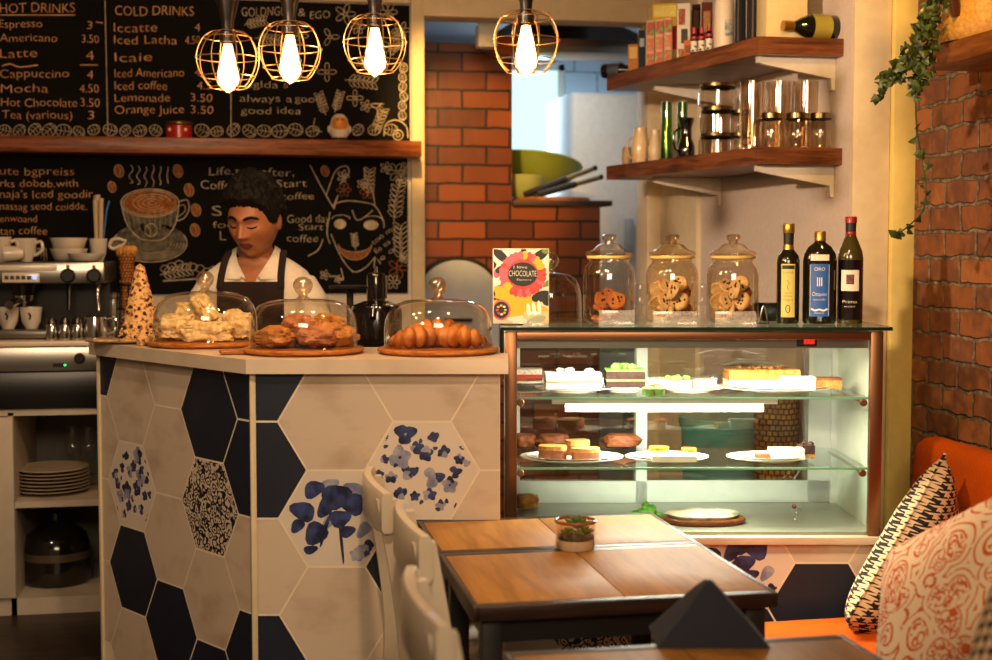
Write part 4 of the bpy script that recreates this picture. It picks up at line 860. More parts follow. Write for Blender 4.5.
def headp(d):
    """point of the head in direction d (face looks to -y)"""
    x, y, z = d.x * .076, d.y * .096, d.z * .118
    if z < 0: q = (-z / .118); x *= 1 - .30 * q ** 1.6
    if z < -.01 and y > 0: y *= 1 - .38 * min(1, (-z - .01) / .07)
    if y < 0:
        def g(cx, cz, rx, rz): return exp(-((x - cx) / rx) ** 2 - ((z - cz) / rz) ** 2)
        front = min(1, -d.y * 1.6); o = 0
        y = y * (1 - .08 * front) if z > -.06 else y * (1 - .08 * front) 
        o += .006 * (g(.026, .03, .022, .010) + g(-.026, .03, .022, .010) + g(0, .03, .02, .012))
        o -= .012 * (g(.031, .008, .017, .012) + g(-.031, .008, .017, .012)); o += .0085 * (g(.031, .006, .012, .0085) + g(-.031, .006, .012, .0085))
        t = min(1, max(0, (.022 - z) / .05)); zz = z
        if -.036 < z < .03: o += (.004 + .025 * t) * exp(-(x / (.0085 + .005 * t)) ** 2) * min(1, (z + .036) / .008)
        o += .008 * (g(.013, -.027, .0065, .007) + g(-.013, -.027, .0065, .007))
        o += .006 * g(0, -.053, .021, .0055) + .007 * g(0, -.064, .018, .006) - .003 * g(0, -.0585, .022, .0022)
        o += .009 * g(0, -.096, .022, .014) - .004 * g(0, -.079, .018, .007); o += .005 * (g(.046, -.016, .018, .02) + g(-.046, -.016, .018, .02)); o -= .004 * (g(.045, -.052, .016, .02) + g(-.045, -.052, .016, .02))
        y -= o * front
    return Vector((x, y, z))
def headmesh(mb, M, nu=96, nv=72):
    vs = []; fs = []
    for i in range(nv + 1):
        th = pi * i / nv
        for j in range(nu): ph = 2 * pi * j / nu; vs.append(headp(Vector((sin(th) * sin(ph), -sin(th) * cos(ph), cos(th)))))
    for i in range(nv):
        for j in range(nu): fs.append([i * nu + j, i * nu + (j + 1) % nu, (i + 1) * nu + (j + 1) % nu, (i + 1) * nu + j])
    bm = bmesh.new(); V = [bm.verts.new(v) for v in vs]
    for f in fs:
        try: bm.faces.new([V[k] for k in f])
        except ValueError: pass
    bmesh.ops.remove_doubles(bm, verts=bm.verts[:], dist=.0002); mb.frombm(bm, M)
TR = [(.86, .155, .112, .0), (.95, .145, .10, .0), (1.05, .148, .105, -.005), (1.15, .162, .112, -.008), (1.22, .172, .11, -.004), (1.265, .176, .098, .004), (1.295, .165, .082, .01), (1.32, .13, .068, .014), (1.345, .085, .06, .012)]
def torso(mb, g=0): mb.loft([ering((0, cy, z), rx + g, ry + g) for z, rx, ry, cy in TR])
ARM = {s_: [(.145 * s_, .012, 1.252), (.185 * s_, .005, 1.19), (.218 * s_, .0, 1.09), (.228 * s_, -.01, 1.0), (.2 * s_, -.09, .955), (.15 * s_, -.2, .93), (.125 * s_, -.245, .925)] for s_ in (-1, 1)}
AR = [.055, .05, .045, .042, .038, .03, .026]
bd = MB(); headmesh(bd, HM); torso(bd)
bd.tube([(0, .02, 1.30), (0, .008, 1.36), (-.004, -.012, 1.42), (-.008, -.028, 1.47)], [.066, .056, .053, .055], 20)
for s_ in (-1, 1):
    bd.ball((s_ * .077, .012, -.002), (.009, .018, .03), 12, 10, M=HM @ T(0, 0, 0, rz=0))
    bd.tube(ARM[s_], AR, 14)
    wv = Vector(ARM[s_][-1]); pc = wv + Vector((-.012 * s_, -.045, -.008))
    bd.ball(pc, (.036, .046, .016), 14, 10)
    for k in range(4):
        off_ = Vector(((.026 - k * .018) * s_, -.03, 0)); L = [.062, .074, .08, .072][k]; b0 = pc + off_
        bd.tube([b0, b0 + Vector((0, -L * .5, -.002)), b0 + Vector((-.003 * s_, -L * .8, -.016)), b0 + Vector((-.004 * s_, -L * .95, -.032))], [.0095, .009, .008, .007], 8)
    b0 = pc + Vector((-.03 * s_, .01, 0)); bd.tube([b0, b0 + Vector((-.022 * s_, -.022, -.004)), b0 + Vector((-.028 * s_, -.05, -.012))], [.012, .0105, .008], 8)
    bd.loft([ering((s_ * .082, 0, .9), .085, .1), ering((s_ * .088, 0, .7), .078, .085), ering((s_ * .09, .005, .48), .055, .06), ering((s_ * .09, .02, .3), .052, .058), ering((s_ * .09, .02, .1), .036, .04), ering((s_ * .09, .0, .02), .04, .05)])
    bd.ball((s_ * .09, -.06, .03), (.045, .12, .03), 14, 8)
body = remesh(bd, 'body', [m_skin, m_lip], .0045, 2, man, .4)
iv = HM.inverted()
for p in body.data.polygons:
    q = iv @ p.center
    if q.y < -.06 and ((q.x / .023) ** 2 + ((q.z + .0585) / .0115) ** 2) < 1: p.material_index = 1
# clothes
sh = MB(); torso(sh, .012)
for s_ in (-1, 1): sh.tube([Vector(v) for v in ARM[s_][:6]], [.06, .061, .058, .055, .05, .042], 16)
shirt = remesh(sh, 'shirt', [m_shirt], .006, 5, man)
bm = bmesh.new(); bm.from_mesh(shirt.data)
kill = [f for f in bm.faces if (lambda c: (c.y < .0 and c.z > 1.235 and abs(c.x + .006) < (c.z - 1.235) * .62) or (c.z > 1.335 and abs(c.x) < .09))(f.calc_center_median())]
bmesh.ops.delete(bm, geom=kill, context='FACES')
for v in bm.verts:
    n_ = noise.noise(Vector((v.co.x * 9, v.co.y * 9, v.co.z * 14))) + .6 * noise.noise(Vector((v.co.x * 24 + v.co.z * 20, v.co.y * 20, v.co.z * 12)))
    v.co += v.normal * n_ * .0035
bm.to_mesh(shirt.data); bm.free()
for s_ in (-1, 1):
    inner = [(.052, .062, 1.385), (.064, .02, 1.378), (.062, -.03, 1.352), (.046, -.07, 1.315), (.018, -.098, 1.268)]
    outer = [(.066, .085, 1.345), (.09, .03, 1.345), (.1, -.035, 1.318), (.094, -.085, 1.272), (.034, -.118, 1.268)]
    mb = MB()
    for lay in (0, .004):
        a = [Vector((x * s_ - .004, y - lay * .3, z + lay)) for x, y, z in inner]; b = [Vector((x * s_ - .004, y - lay, z + lay * .8)) for x, y, z in outer]
        a = smooth_pts(a, 4); b = smooth_pts(b, 4); mid = [p.lerp(q, .5) + Vector((s_ * .006, -.004, .008)) for p, q in zip(a, b)]
        n = len(a); mb.raw(a + mid + b, [[r_ * n + i, r_ * n + i + 1, (r_ + 1) * n + i + 1, (r_ + 1) * n + i] for r_ in range(2) for i in range(n - 1)])
    mb.build('collar', m_shirt, shirt, smooth=70)
tr = MB()
for s_ in (-1, 1): tr.loft([ering((s_ * .06, 0, .97), .1, .118), ering((s_ * .084, 0, .85), .094, .118), ering((s_ * .09, 0, .65), .088, .095), ering((s_ * .09, .01, .4), .072, .078), ering((s_ * .09, .015, .08), .066, .072)])
remesh(tr, 'trousers', [mat('dark_trousers', '#15131a', .8)], .008, 3, man)
for s_ in (-1, 1):
    mb = MB(); mb.ball((s_ * .09, -.05, .042), (.052, .14, .042), 20, 12); mb.v = [Vector((v.x, v.y, max(v.z, .0))) for v in mb.v]; mb.build('shoe', m_blackm, man)
def front(x, z, g):
    for (za, rx, ry, cy), (zb_, rx2, ry2, cy2) in zip(TR, TR[1:]):
        if za <= z <= zb_ or (z < TR[0][0] and za == TR[0][0]):
            t = max(0, (z - za) / (zb_ - za)); rx, ry, cy = rx + (rx2 - rx) * t + .012, ry + (ry2 - ry) * t + .012, cy + (cy2 - cy) * t; return Vector((x, cy - ry * max(0, 1 - abs(x / rx) ** 2.3) ** (1 / 2.3) - g, z))
mb = MB(); nx, nz = 16, 22
for g in (.007, .011):
    vs = []
    for i in range(nz + 1):
        z = .50 + (1.262 - .50) * i / nz; w = .115 if z > 1.05 else .115 + .05 * min(1, (1.05 - z) / .2)
        for j in range(nx + 1): vs.append(front(-.004 + w * (2 * j / nx - 1), max(z, .86), g + .004 * sin(j * 1.3 + z * 9) * .5) * 1 + Vector((0, 0, min(0, z - .86))))
    mb.raw(vs, [[i * (nx + 1) + j, i * (nx + 1) + j + 1, (i + 1) * (nx + 1) + j + 1, (i + 1) * (nx + 1) + j] for i in range(nz) for j in range(nx)])
ap = mb.build('apron', m_apron, man, smooth=70)
for s_ in (-1, 1):
    mb = MB(); pts = [front(s_ * .105 - .004, 1.24, .012), front(s_ * .102 - .004, 1.288, .014), Vector((s_ * .098, -.052, 1.342)), Vector((s_ * .09, .02, 1.366)), Vector((s_ * .085, .09, 1.335))]
    mb.tube(smooth_pts(pts, 5), .0125, 8, sq=(.4, 1)); mb.build('apron_strap', m_apron, ap)
# hair, eyebrows and lowered lashes
def sst(x): x = max(0, min(1, x)); return x * x * (3 - 2 * x)
def hairline(az):
    pts = [(0, .060), (25, .058), (42, .050), (55, .035), (66, .0), (80, -.012), (92, .012), (108, .02), (125, -.03), (150, -.075), (180, -.085)]
    az = abs(az)
    for (x0, y0), (x1_, y1_) in zip(pts, pts[1:]):
        if x0 <= az <= x1_: return y0 + (y1_ - y0) * (az - x0) / (x1_ - x0)
    return -.085
vs = []; fs = []; nu, nv = 128, 90
for i in range(nv + 1):
    th = pi * i / nv
    for j in range(nu):
        ph = 2 * pi * j / nu; d = Vector((sin(th) * sin(ph), -sin(th) * cos(ph), cos(th))); p = headp(d); az = degrees(atan2(d.x, -d.y)) if sin(th) > .02 else 90
        k_ = sst((p.z - hairline(az) + .006 * noise.noise(d * 14)) / .016); thick = .012 + .022 * max(0, d.z) + .012 * max(0, d.z) * max(0, -d.y) + (.006 if d.y > 0 else 0)
        thick *= 1 + .28 * noise.noise(d * 6) + .22 * noise.noise(d * 15 + Vector((3, 1, 7)))
        vs.append(p + d * (thick * k_ - .006 * (1 - k_)))
fs = [[i * nu + j, i * nu + (j + 1) % nu, (i + 1) * nu + (j + 1) % nu, (i + 1) * nu + j] for i in range(nv) for j in range(nu)]
bm = bmesh.new(); V = [bm.verts.new(v) for v in vs]
for f in fs:
    try: bm.faces.new([V[k] for k in f])
    except ValueError: pass
bmesh.ops.remove_doubles(bm, verts=bm.verts[:], dist=.0002); mb = MB(); mb.frombm(bm, HM); mb.build('hair', m_hair, man, smooth=80)
def onface(x, z, g):
    dx = x / (.076 * (1 - (.30 * (-z / .118) ** 1.6 if z < 0 else 0))); dz = z / .118; dy = -sqrt(max(0.001, 1 - dx * dx - dz * dz)); p = headp(Vector((dx, dy, dz))); return HM @ (p + Vector((0, -g, 0)))
for s_ in (-1, 1):
    mb = MB(); mb.tube([onface(s_ * x, z, .001) for x, z in [(.012, .027), (.022, .032), (.034, .033), (.046, .027), (.05, .023)]], [.004, .0055, .005, .004, .002], 8); mb.build('eyebrow', m_hair, man)
    mb = MB(); mb.tube([onface(s_ * x, z, .0006) for x, z in [(.017, .003), (.024, -.0005), (.032, -.0015), (.04, .0005), (.045, .004)]], [.0018, .0028, .003, .0028, .0016], 6); mb.build('eyelash', m_hair, man)
mb = MB(); mb.tube([onface(x, -.0585, .0002) for x in (-.021, -.012, 0, .012, .021)], [.0012, .002, .002, .002, .0012], 6); mb.build('mouth_line', mat('mouth_shadow', '#40201a', .6), man)
# ------------------------------------------------------------------ glass display case
K0 = W(.026, 3.93); KW = 1.082; KD = .50; KT = 1.25
kc = thing('display_case', 'lit glass cake display case on a hexagon tiled base beside the bar counter', 'display case', (K0.x, K0.y, 0), -PSI)
m_frame = mat('bronze_steel', '#94694a', .38, 1.0, scale=50, stretch=(20, 1, 1)); m_alu = mat('white_aluminium', '#c9ccc6', .4)
ck = {(3, -1): 'o', (4, -2): 'n', (4, -1): 'c', (2, -2): 'g', (0, -2): 's', (1, -2): 's', (1, -1): 'c', (0, -1): 'n', (0, -3): 'c', (3, -2): 'n', (2, -3): 'c'}
hexpanel(lambda u, z, l: Vector((u, .02 - l, z)), KW, 0, .622, lambda k: .685 + (k - 3) * .2336, lambda k, j: ck.get((k, j), 'c'), random.Random(8), .0855).build('tiled_base_panel', TILES, kc, smooth=0, fix=False)
mb = MB(); mb.b2((0, .022, 0), (KW, KD, .622)); mb.build('base', mat('carcass_board', '#3a2c22', .7), kc)
mb = MB(); mb.b2((-.0, -.015, .624), (KW + .0, KD, .646), .003); mb.build('ledge', m_counter, kc)
mb = MB(); mb.b2((.004, .02, .647), (KW - .004, KD - .005, .655)); mb.build('floor_tray', mat('satin_tray', '#a3a294', .35, .4), kc)
for x0, x1 in ((0, .034), (KW - .036, KW)):
    mb = MB(); mb.b2((x0, 0, .647), (x1, .022, KT - .012), .003); mb.build('front_post', m_frame, kc)
mb = MB(); mb.b2((.034, 0, KT - .036), (KW - .036, .022, KT - .012), .003); mb.build('front_rail', m_frame, kc)
mb = MB(); mb.b2((.034, .03, KT - .062), (KW - .036, .05, KT - .012)); mb.build('header', m_steel, kc)
mb = MB(); mb.b2((-.012, -.014, KT - .009), (KW + .02, KD + .01, KT)); mb.build('top_glass', glass('top_glass', '#eefaf2', .01, .08, .6, 4), kc)
mb = MB(); mb.b2((-.013, -.0155, KT - .0095), (KW + .021, -.0135, KT + .0004)); mb.b2((-.0135, -.0155, KT - .0095), (-.0115, KD, KT + .0004)); mb.b2((KW + .0195, -.0155, KT - .0095), (KW + .0215, KD, KT + .0004)); mb.build('top_glass_edge', mat('dark_glass_edge', '#0f2018', .15), kc)
mb = MB(); mb.poly([(.034, .012, .648), (KW - .036, .012, .648), (KW - .036, .012, KT - .036), (.034, .012, KT - .036)]); mb.build('front_glass', m_pane, kc)
mb = MB(); mb.b2((KW - .012, .022, .648), (KW - .005, KD - .03, KT - .012)); mb.build('side_panel', mat('pale_side_panel', '#c6ccba', .3), kc)
for x in (.006,):
    mb = MB(); mb.poly([(x, .022, .648), (x, KD - .03, .648), (x, KD - .03, KT - .012), (x, .022, KT - .012)]); mb.build('side_glass', m_pane, kc)
for x0, x1 in ((0, .03), (KW - .03, KW)):
    mb = MB(); mb.b2((x0, KD - .03, .647), (x1, KD, KT - .012), .002); mb.build('rear_post', m_alu, kc)
for x0, x1, y in ((.03, .46, KD - .025), (.42, KW - .03, KD - .012)):
    mb = MB(); f_ = .035
    mb.b2((x0, y, .656), (x1, y + .012, .656 + .07)); mb.b2((x0, y, KT - .05), (x1, y + .012, KT - .013)); mb.b2((x0, y, .656), (x0 + f_ * .6, y + .012, KT - .013)); mb.b2((x1 - f_ * (1 if x1 < .8 else 2), y, .656), (x1, y + .012, KT - .013))
    dr_ = mb.build('sliding_door', m_alu, kc); mb = MB(); mb.poly([(x0, y + .006, .7), (x1, y + .006, .7), (x1, y + .006, KT - .03), (x0, y + .006, KT - .03)]); mb.build('door_glass', glass('door_glass', '#e4e8e0', .015, .12, .5, 4), dr_)
SH1, SH2, SFL = 1.045, .84, .6552
for z in (SH1, SH2):
    mb = MB(); mb.b2((.03, .04, z - .006), (KW - .03, KD - .06, z - .0003)); shf = mb.build('glass_shelf', glass('shelf_glass', '#f4fcf8', .02, .06, .5, 4), kc)
    mb = MB(); mb.b2((.03, .0385, z - .0065), (KW - .03, .0405, z)); mb.build('shelf_edge', mat('glass_edge_green', '#7fc4a4', .15, spec=.6), shf)
    for x in (.045, KW - .045):
        mb = MB(); mb.tube([(x, .03, z - .014), (x, KD - .06, z - .014)], .005, 8); mb.cyl((0, 0, 0), .011, .014, 12, .002, Matrix.Translation((x, .046, z - .016)) @ Matrix.Rotation(pi / 2, 4, 'X')); mb.build('shelf_bracket', m_frame, shf)
# the fluorescent tube under the upper shelf
def kx(u, D): return (u - 496) / F * D - .026
tx0, tx1 = kx(566, 4.0), kx(764, 4.0)
mb = MB(); mb.b2((tx0 - .04, .055, SH1 - .022), (tx1 + .04, .085, SH1 - .007)); lf = mb.build('lamp_fitting', m_alu, kc)
mb = MB(); mb.tube([(tx0, .07, SH1 - .034), (tx1, .07, SH1 - .034)], .0115, 12); mb.build('lamp_tube', emis('cool_tube', '#fff6e6', 40), lf)
l = bpy.data.lights.new('case_tube_light', 'AREA'); l.shape = 'RECTANGLE'; l.size = .55; l.size_y = .03; l.energy = 12; l.color = (1, .9, .72); lo = bpy.data.objects.new('case_tube_light', l); COL.objects.link(lo); lo.location = W(.58, 4.03, SH1 - .048); lo.rotation_euler = (0, 0, -PSI)
l = bpy.data.lights.new('case_top_fill', 'AREA'); l.shape = 'RECTANGLE'; l.size = .8; l.size_y = .03; l.energy = 8; l.color = (1, .9, .72); lo = bpy.data.objects.new('case_top_fill', l); COL.objects.link(lo); lo.location = W(.57, 3.995, KT - .066); lo.rotation_euler = (radians(12), 0, -PSI)  # fill added under the header, without a lamp part
q = atD(807, 344.5, 3.955); 
ql = (q.x - K0.x) * cos(PSI) - (q.y - K0.y) * sin(PSI)
mb = MB(); mb.box((ql, .028, KT - .045), (.058, .006, .026), 0, .003); ds = mb.build('thermostat', m_black, kc)
mb = MB(); mb.box((ql + .006, .0245, KT - .043), (.03, .002, .014)); mb.build('red_display', emis('red_led', '#ff2418', 1.6), ds)
mb = MB(); mb.tube(smooth_pts([(KW - .13, KD - .06, 1.2), (KW - .125, KD - .07, 1.0), (KW - .12, KD - .06, .82), (KW - .16, KD - .08, .74)]), .003, 6); mb.build('cord', mat('grey_cord', '#77736a', .6), kc)

# cakes inside
def cz(u, D, z): q = W((u - 496) / F * D, D); return Vector((q.x, q.y, z))
m_doily = mat('paper_doily', '#f0ece0', .8, bump=.2, scale=90)
PL = 'white cake plates in the display case'
def plate(u, D, z, r, lab, oval=1.0, grp=PL):
    t = thing('cake_plate', lab, 'plate', cz(u, D, z), -PSI, grp); R_ = Matrix.Diagonal((1, oval, 1, 1))
    mb = MB(); mb.lathe([(0, 0), (r * .6, 0), (r * .65, .004), (r, .012), (r, .015), (r * .62, .007), (0, .006)], 48, R_, wob=lambda a, z_: .012 * sin(a * 20) if z_ > .01 else 0); mb.build('dish', m_porc, t)
    mb = MB(); mb.lathe([(0, .0075), (r * .55, .0075), (r * .86, .0165), (r * .86, .0175), (r * .55, .0088), (0, .0088)], 60, R_, wob=lambda a, z_: .03 * sin(a * 24) if z_ > .01 else 0); mb.build('doily', m_doily, t)
    return t
def slab(name, lab, cat, loc, layers, size, rz=0, grp=None, topping=None, wedge=False):
    """layered slice of cake: layers are (part name, height, material)"""
    t = thing(name, lab, cat, loc, rz - PSI, grp); z = 0
    for i, (pn, h, m) in enumerate(layers):
        bm = bmesh.new(); bmesh.ops.create_cube(bm, size=1); bmesh.ops.subdivide_edges(bm, edges=bm.edges[:], cuts=5, use_grid_fill=True)
        for v in bm.verts:
            p = v.co; n_ = noise.noise(Vector((p.x * 6 + i * 5 + len(lab), p.y * 6, p.z * 4))) * .05; xx = p.x * (1 + n_); yy = p.y * (1 + n_)
            if name in ('tart', 'orange_pastry', 'green_pastry'): m_ = max(abs(xx), abs(yy)) / (hypot(xx, yy) + 1e-9); q_ = .25 + .75 * m_; xx *= q_; yy *= q_
            if wedge: yy *= .35 + .65 * (xx + .5)
            v.co = Vector((xx * size[0], yy * size[1], z + (p.z + .5) * h))
        mb = MB(); mb.frombm(bm); mb.build(pn, m, t); z += h
    if topping:
        pn, m, n, r = topping; mb = MB(); R5 = random.Random(len(lab))
        for k in range(n): mb.ball((R5.uniform(-.32, .32) * size[0], R5.uniform(-.3, .3) * size[1], z + r * .4), (r, r, r * .8), 10, 7, amp=.5, seed=k + 2)
        mb.build(pn, m, t)
    return t
m_choc = mat('chocolate_sponge', '#3a1a0c', .8, c2='#241007', scale=60, bump=.4); m_cream2 = mat('whipped_cream', '#f0e4cf', .6, bump=.2, scale=40); m_spng = mat('golden_sponge', '#c98f45', .8, c2='#a56a2a', scale=60, bump=.4)
m_green = mat('pistachio_green', '#5c9a34', .7, c2='#8cc255', scale=50, bump=.4); m_berry = mat('red_berry', '#b5331c', .4); m_powd = mat('powdered_sugar', '#ebe0d2', .9, c2='#b09a8a', scale=120, thr=(.5, .75)); m_crust = mat('brown_crust', '#8f4d1a', .6, c2='#5f2c0c', scale=25, bump=.3); m_orange = mat('orange_glaze', '#d2691e', .3)
S1, S2, S3 = SH1 + .0005, SH2 + .0005, SFL + .0005
P = lambda z: z + .0095
plate(574, 4.12, S1, .115, 'white plate of the long cream slab at the left of the upper case shelf', .8)
slab('cream_slab', 'long white cream slab cake at the left of the upper case shelf', 'cake', cz(573, 4.10, P(S1)), [('sponge', .022, m_cream2), ('cream_layer', .006, m_spng), ('sponge', .022, m_cream2)], (.165, .075), .05, None, ('topping', m_powd, 6, .011))
plate(625, 4.12, S1, .072, 'small white plate under the chocolate cake with green topping')
slab('chocolate_cake', 'dark layered chocolate cake with bright green topping on the upper case shelf', 'cake', cz(625, 4.12, P(S1)), [('sponge', .026, m_choc), ('green_layer', .005, m_green), ('sponge', .024, m_choc), ('glaze', .004, m_green)], (.115, .09), 0, None, ('green_topping', m_green, 6, .014))
for i, u in enumerate((649, 660)):
    t = thing('dessert_cup', ('left' if i == 0 else 'right') + ' little cup of green dessert at the front of the upper case shelf', 'cup', cz(u, 4.0, S1), -PSI, 'green dessert cups in the case')
    mb = MB(); mb.lathe([(.016, 0), (.021, .026), (.02, .026), (.015, .002), (0, .001)], 20); mb.build('cup_glass', m_glass, t)
    mb = MB(); mb.lathe([(0, .002), (.0145, .002), (.0185, .022), (.01, .028), (0, .03)], 16); mb.build('filling', m_green, t)
plate(690, 4.12, S1, .10, 'white plate of mixed small cakes in the middle of the upper case shelf', .8)
slab('green_pastry', 'pale pastry with green sprigs in the middle of the upper case shelf', 'cake', cz(678, 4.12, P(S1)), [('base', .025, m_cream2)], (.09, .07), .2, None, ('sprig', m_green, 7, .012)); slab('cream_pastry', 'white slice with a grey top right of the green sprig pastry', 'cake', cz(703, 4.12, P(S1)), [('base', .026, m_cream2), ('glaze', .006, mat('grey_glaze', '#6e6a64', .3))], (.06, .06), .1)
plate(778, 4.15, S1, .175, 'large white plate of cakes at the right of the upper case shelf', .8)
slab('crumble_cake', 'long golden crumble cake on the large plate at the right of the upper shelf', 'cake', cz(762, 4.19, P(S1)), [('sponge', .022, m_cream2), ('filling', .012, m_spng), ('crumble', .02, m_spng)], (.215, .10), .03, None, ('crumbs', m_spng, 14, .008))
slab('powdered_cake', 'sugar dusted cake block on the large plate at the right of the upper shelf', 'cake', cz(799, 4.07, P(S1)), [('sponge', .04, m_powd)], (.095, .05), 0)
slab('brown_cake', 'flat brown cake piece at the right end of the upper case shelf', 'cake', cz(829, 4.13, P(S1)), [('sponge', .026, m_spng), ('crust', .006, m_crust)], (.075, .06), -.1)
t = thing('glass_cover', 'clear flat glass cover tilted over the crumble cake on the upper case shelf', 'cover', cz(752, 4.2, P(S1) + .066), -PSI)
mb = MB(); mb.lathe([(0, .012), (.06, .011), (.11, .0), (.112, .002), (.06, .0135), (0, .0145)], 40); mb.build('disc', m_dome, t)
# upper shelf, rear left
plate(527, 4.33, S1, .075, 'white plate of red topped cake at the far left back of the upper shelf')
slab('berry_cake', 'pale cake with red berry filling at the far left back of the upper shelf', 'cake', cz(526, 4.33, P(S1)), [('sponge', .014, m_crust), ('berry_layer', .012, m_berry), ('cream', .016, m_powd)], (.10, .07), 0)
def acrylic(u, D, z, w, h, lab):
    t = thing('price_holder', lab, 'holder', cz(u, D, z), -PSI, 'clear acrylic holders')
    mb = MB(); mb.box((0, 0, h / 2), (w, .003, h), 0, .001); mb.build('front_plate', m_frost, t)
    mb = MB(); mb.box((0, .015, .0015), (w, .03, .003)); mb.build('foot', m_frost, t); return t
kf = NT('frosted_acrylic'); kf.t.nodes.remove(kf.b); _a = kf.n('ShaderNodeBsdfTransparent'); _b = kf.n('ShaderNodeBsdfTranslucent'); _c = kf.n('ShaderNodeBsdfGlossy'); _d = kf.n('ShaderNodeBsdfDiffuse'); _d.inputs[0].default_value = (.85, .82, .76, 1); _c.inputs[1].default_value = .1
_m = kf.n('ShaderNodeMixShader', i_0=.14); kf.t.links.new(_a.outputs[0], _m.inputs[1]); kf.t.links.new(_d.outputs[0], _m.inputs[2]); _m2 = kf.n('ShaderNodeMixShader', i_0=.06); kf.t.links.new(_m.outputs[0], _m2.inputs[1]); kf.t.links.new(_c.outputs[0], _m2.inputs[2]); kf.t.links.new(_m2.outputs[0], kf.out.inputs[0]); m_frost = kf.m
acrylic(548, 4.26, S1, .032, .05, 'clear acrylic holder beside the berry cake at the back of the upper shelf')
# lower shelf
plate(572, 4.10, S2, .155, 'large white plate of three brown tarts at the left of the lower case shelf', .75)
G = 'brown tarts on the lower case shelf'
slab('tart', 'left brown tart on the large plate of the lower case shelf', 'tart', cz(553, 4.07, P(S2)), [('crust', .028, m_crust), ('filling', .012, m_spng)], (.085, .06), -.2, G, None); slab('tart', 'back brown tart on the large plate of the lower case shelf', 'tart', cz(578, 4.16, P(S2)), [('crust', .03, m_crust), ('filling', .014, m_spng)], (.075, .06), .3, G); slab('tart', 'front right brown tart on the large plate of the lower case shelf', 'tart', cz(586, 4.05, P(S2)), [('crust', .024, m_crust), ('filling', .012, m_spng)], (.085, .055), .1, G)
plate(668, 4.10, S2, .125, 'white plate of two orange topped pastries on the lower case shelf', .75)
G = 'orange topped pastries'
slab('orange_pastry', 'left orange topped pastry with green rim on the lower case shelf', 'pastry', cz(660, 4.07, P(S2)), [('base', .022, m_cream2), ('green_rim', .006, m_green), ('glaze', .008, m_orange)], (.06, .055), 0, G); slab('orange_pastry', 'right orange topped pastry on the lower case shelf', 'pastry', cz(690, 4.07, P(S2)), [('base', .022, m_cream2), ('glaze', .01, m_orange)], (.045, .05), 0, G)
slab('meringue', 'low white cream piece in front of the orange topped pastries', 'pastry', cz(675, 3.985 + .035, P(S2)), [('base', .018, m_cream2)], (.13, .03), 0)
plate(771, 4.10, S2, .128, 'white plate of sliced cakes at the right of the lower case shelf', .75)
slab('sugar_slice', 'sugar dusted cake slice at the right of the lower case shelf', 'cake', cz(788, 4.07, P(S2)), [('sponge', .032, m_powd)], (.10, .05), 0); slab('chocolate_slice', 'small chocolate slice at the right end of the lower case shelf', 'cake', cz(808, 4.10, P(S2)), [('sponge', .012, m_spng), ('chocolate', .026, m_choc)], (.04, .05), .1, None, ('swirl', m_choc, 3, .009)); slab('nut_slice', 'small nut slice left of the sugar dusted slice on the lower shelf', 'cake', cz(764, 4.06, P(S2)), [('sponge', .018, m_crust)], (.045, .04), -.2)
for u, sx, lab in ((523, .085, 'brown loaf at the far left back of the lower case shelf'), (553, .11, 'second brown loaf at the back of the lower case shelf'), (622, .12, 'third brown loaf at the back of the lower case shelf')):
    chunk('loaf', lab, 'bread', cz(u, 4.34, S2), (sx * .85, .06, .04), m_crust, 'loaves at the back of the lower case shelf', -PSI, 0, u, .2, 0, .8)
# case floor
chunk('bun', 'small pale bun at the left back corner of the case floor', 'bread', cz(527, 4.3, S3), (.065, .06, .04), m_spng, None, 0, 0, 5, .15)
mb = MB(); R6 = random.Random(9)
for k in range(40): a = R6.uniform(0, 2 * pi); r = R6.random() ** .5 * .04; mb.ball((r * cos(a), r * sin(a), .012 + (1 - (r / .045) ** 2) * .035 * R6.random()), (.014, .014, .01), 8, 6, amp=.6, seed=k)
tag(mb.build('lettuce', mat('leaf_green', '#3f8a22', .6, c2='#74b53f', scale=40, bump=.3), None, cz(648, 4.12, S3)), 'clump of curly green lettuce on the case floor', 'lettuce')
t = thing('bread_board', 'oval wooden board with a dusted flat cake on the case floor', 'board', cz(705, 4.09, S3), -PSI)
mb = MB(); mb.lathe([(0, 0), (.12, 0), (.127, .006), (.127, .014), (.122, .018), (0, .018)], 40, T(s=(1, .62, 1))); mb.build('plank', wood('dark_board', '#5a2f12', '#8a5022', 'X', 16), t)
tag((lambda m: (m.lathe([(0, 0), (.105, 0), (.112, .008), (.1, .014), (0, .016)], 36, T(s=(1, .62, 1)), wob=lambda a, z: .03 * sin(a * 5)), m.build('flat_cake', mat('dusted_icing', '#d9cdb4', .8, c2='#4a4238', scale=14, thr=(.5, .75)), None, cz(705, 4.09, S3 + .0185), -PSI))[1])(MB()), 'flat dusted cake on the oval board on the case floor', 'cake')
t = thing('salt_cellar', 'tiny clear glass cellar at the right of the case floor', 'cellar', cz(799, 4.1, S3), -PSI)
mb = MB(); mb.lathe([(0, 0), (.014, 0), (.008, .01), (.014, .03), (.016, .04), (0, .042)], 16); mb.build('bowl', m_glass, t)
mb = MB(); mb.ball((-.006, 0, .046), (.007, .007, .006), 8, 6); mb.build('stopper', m_crust, t)

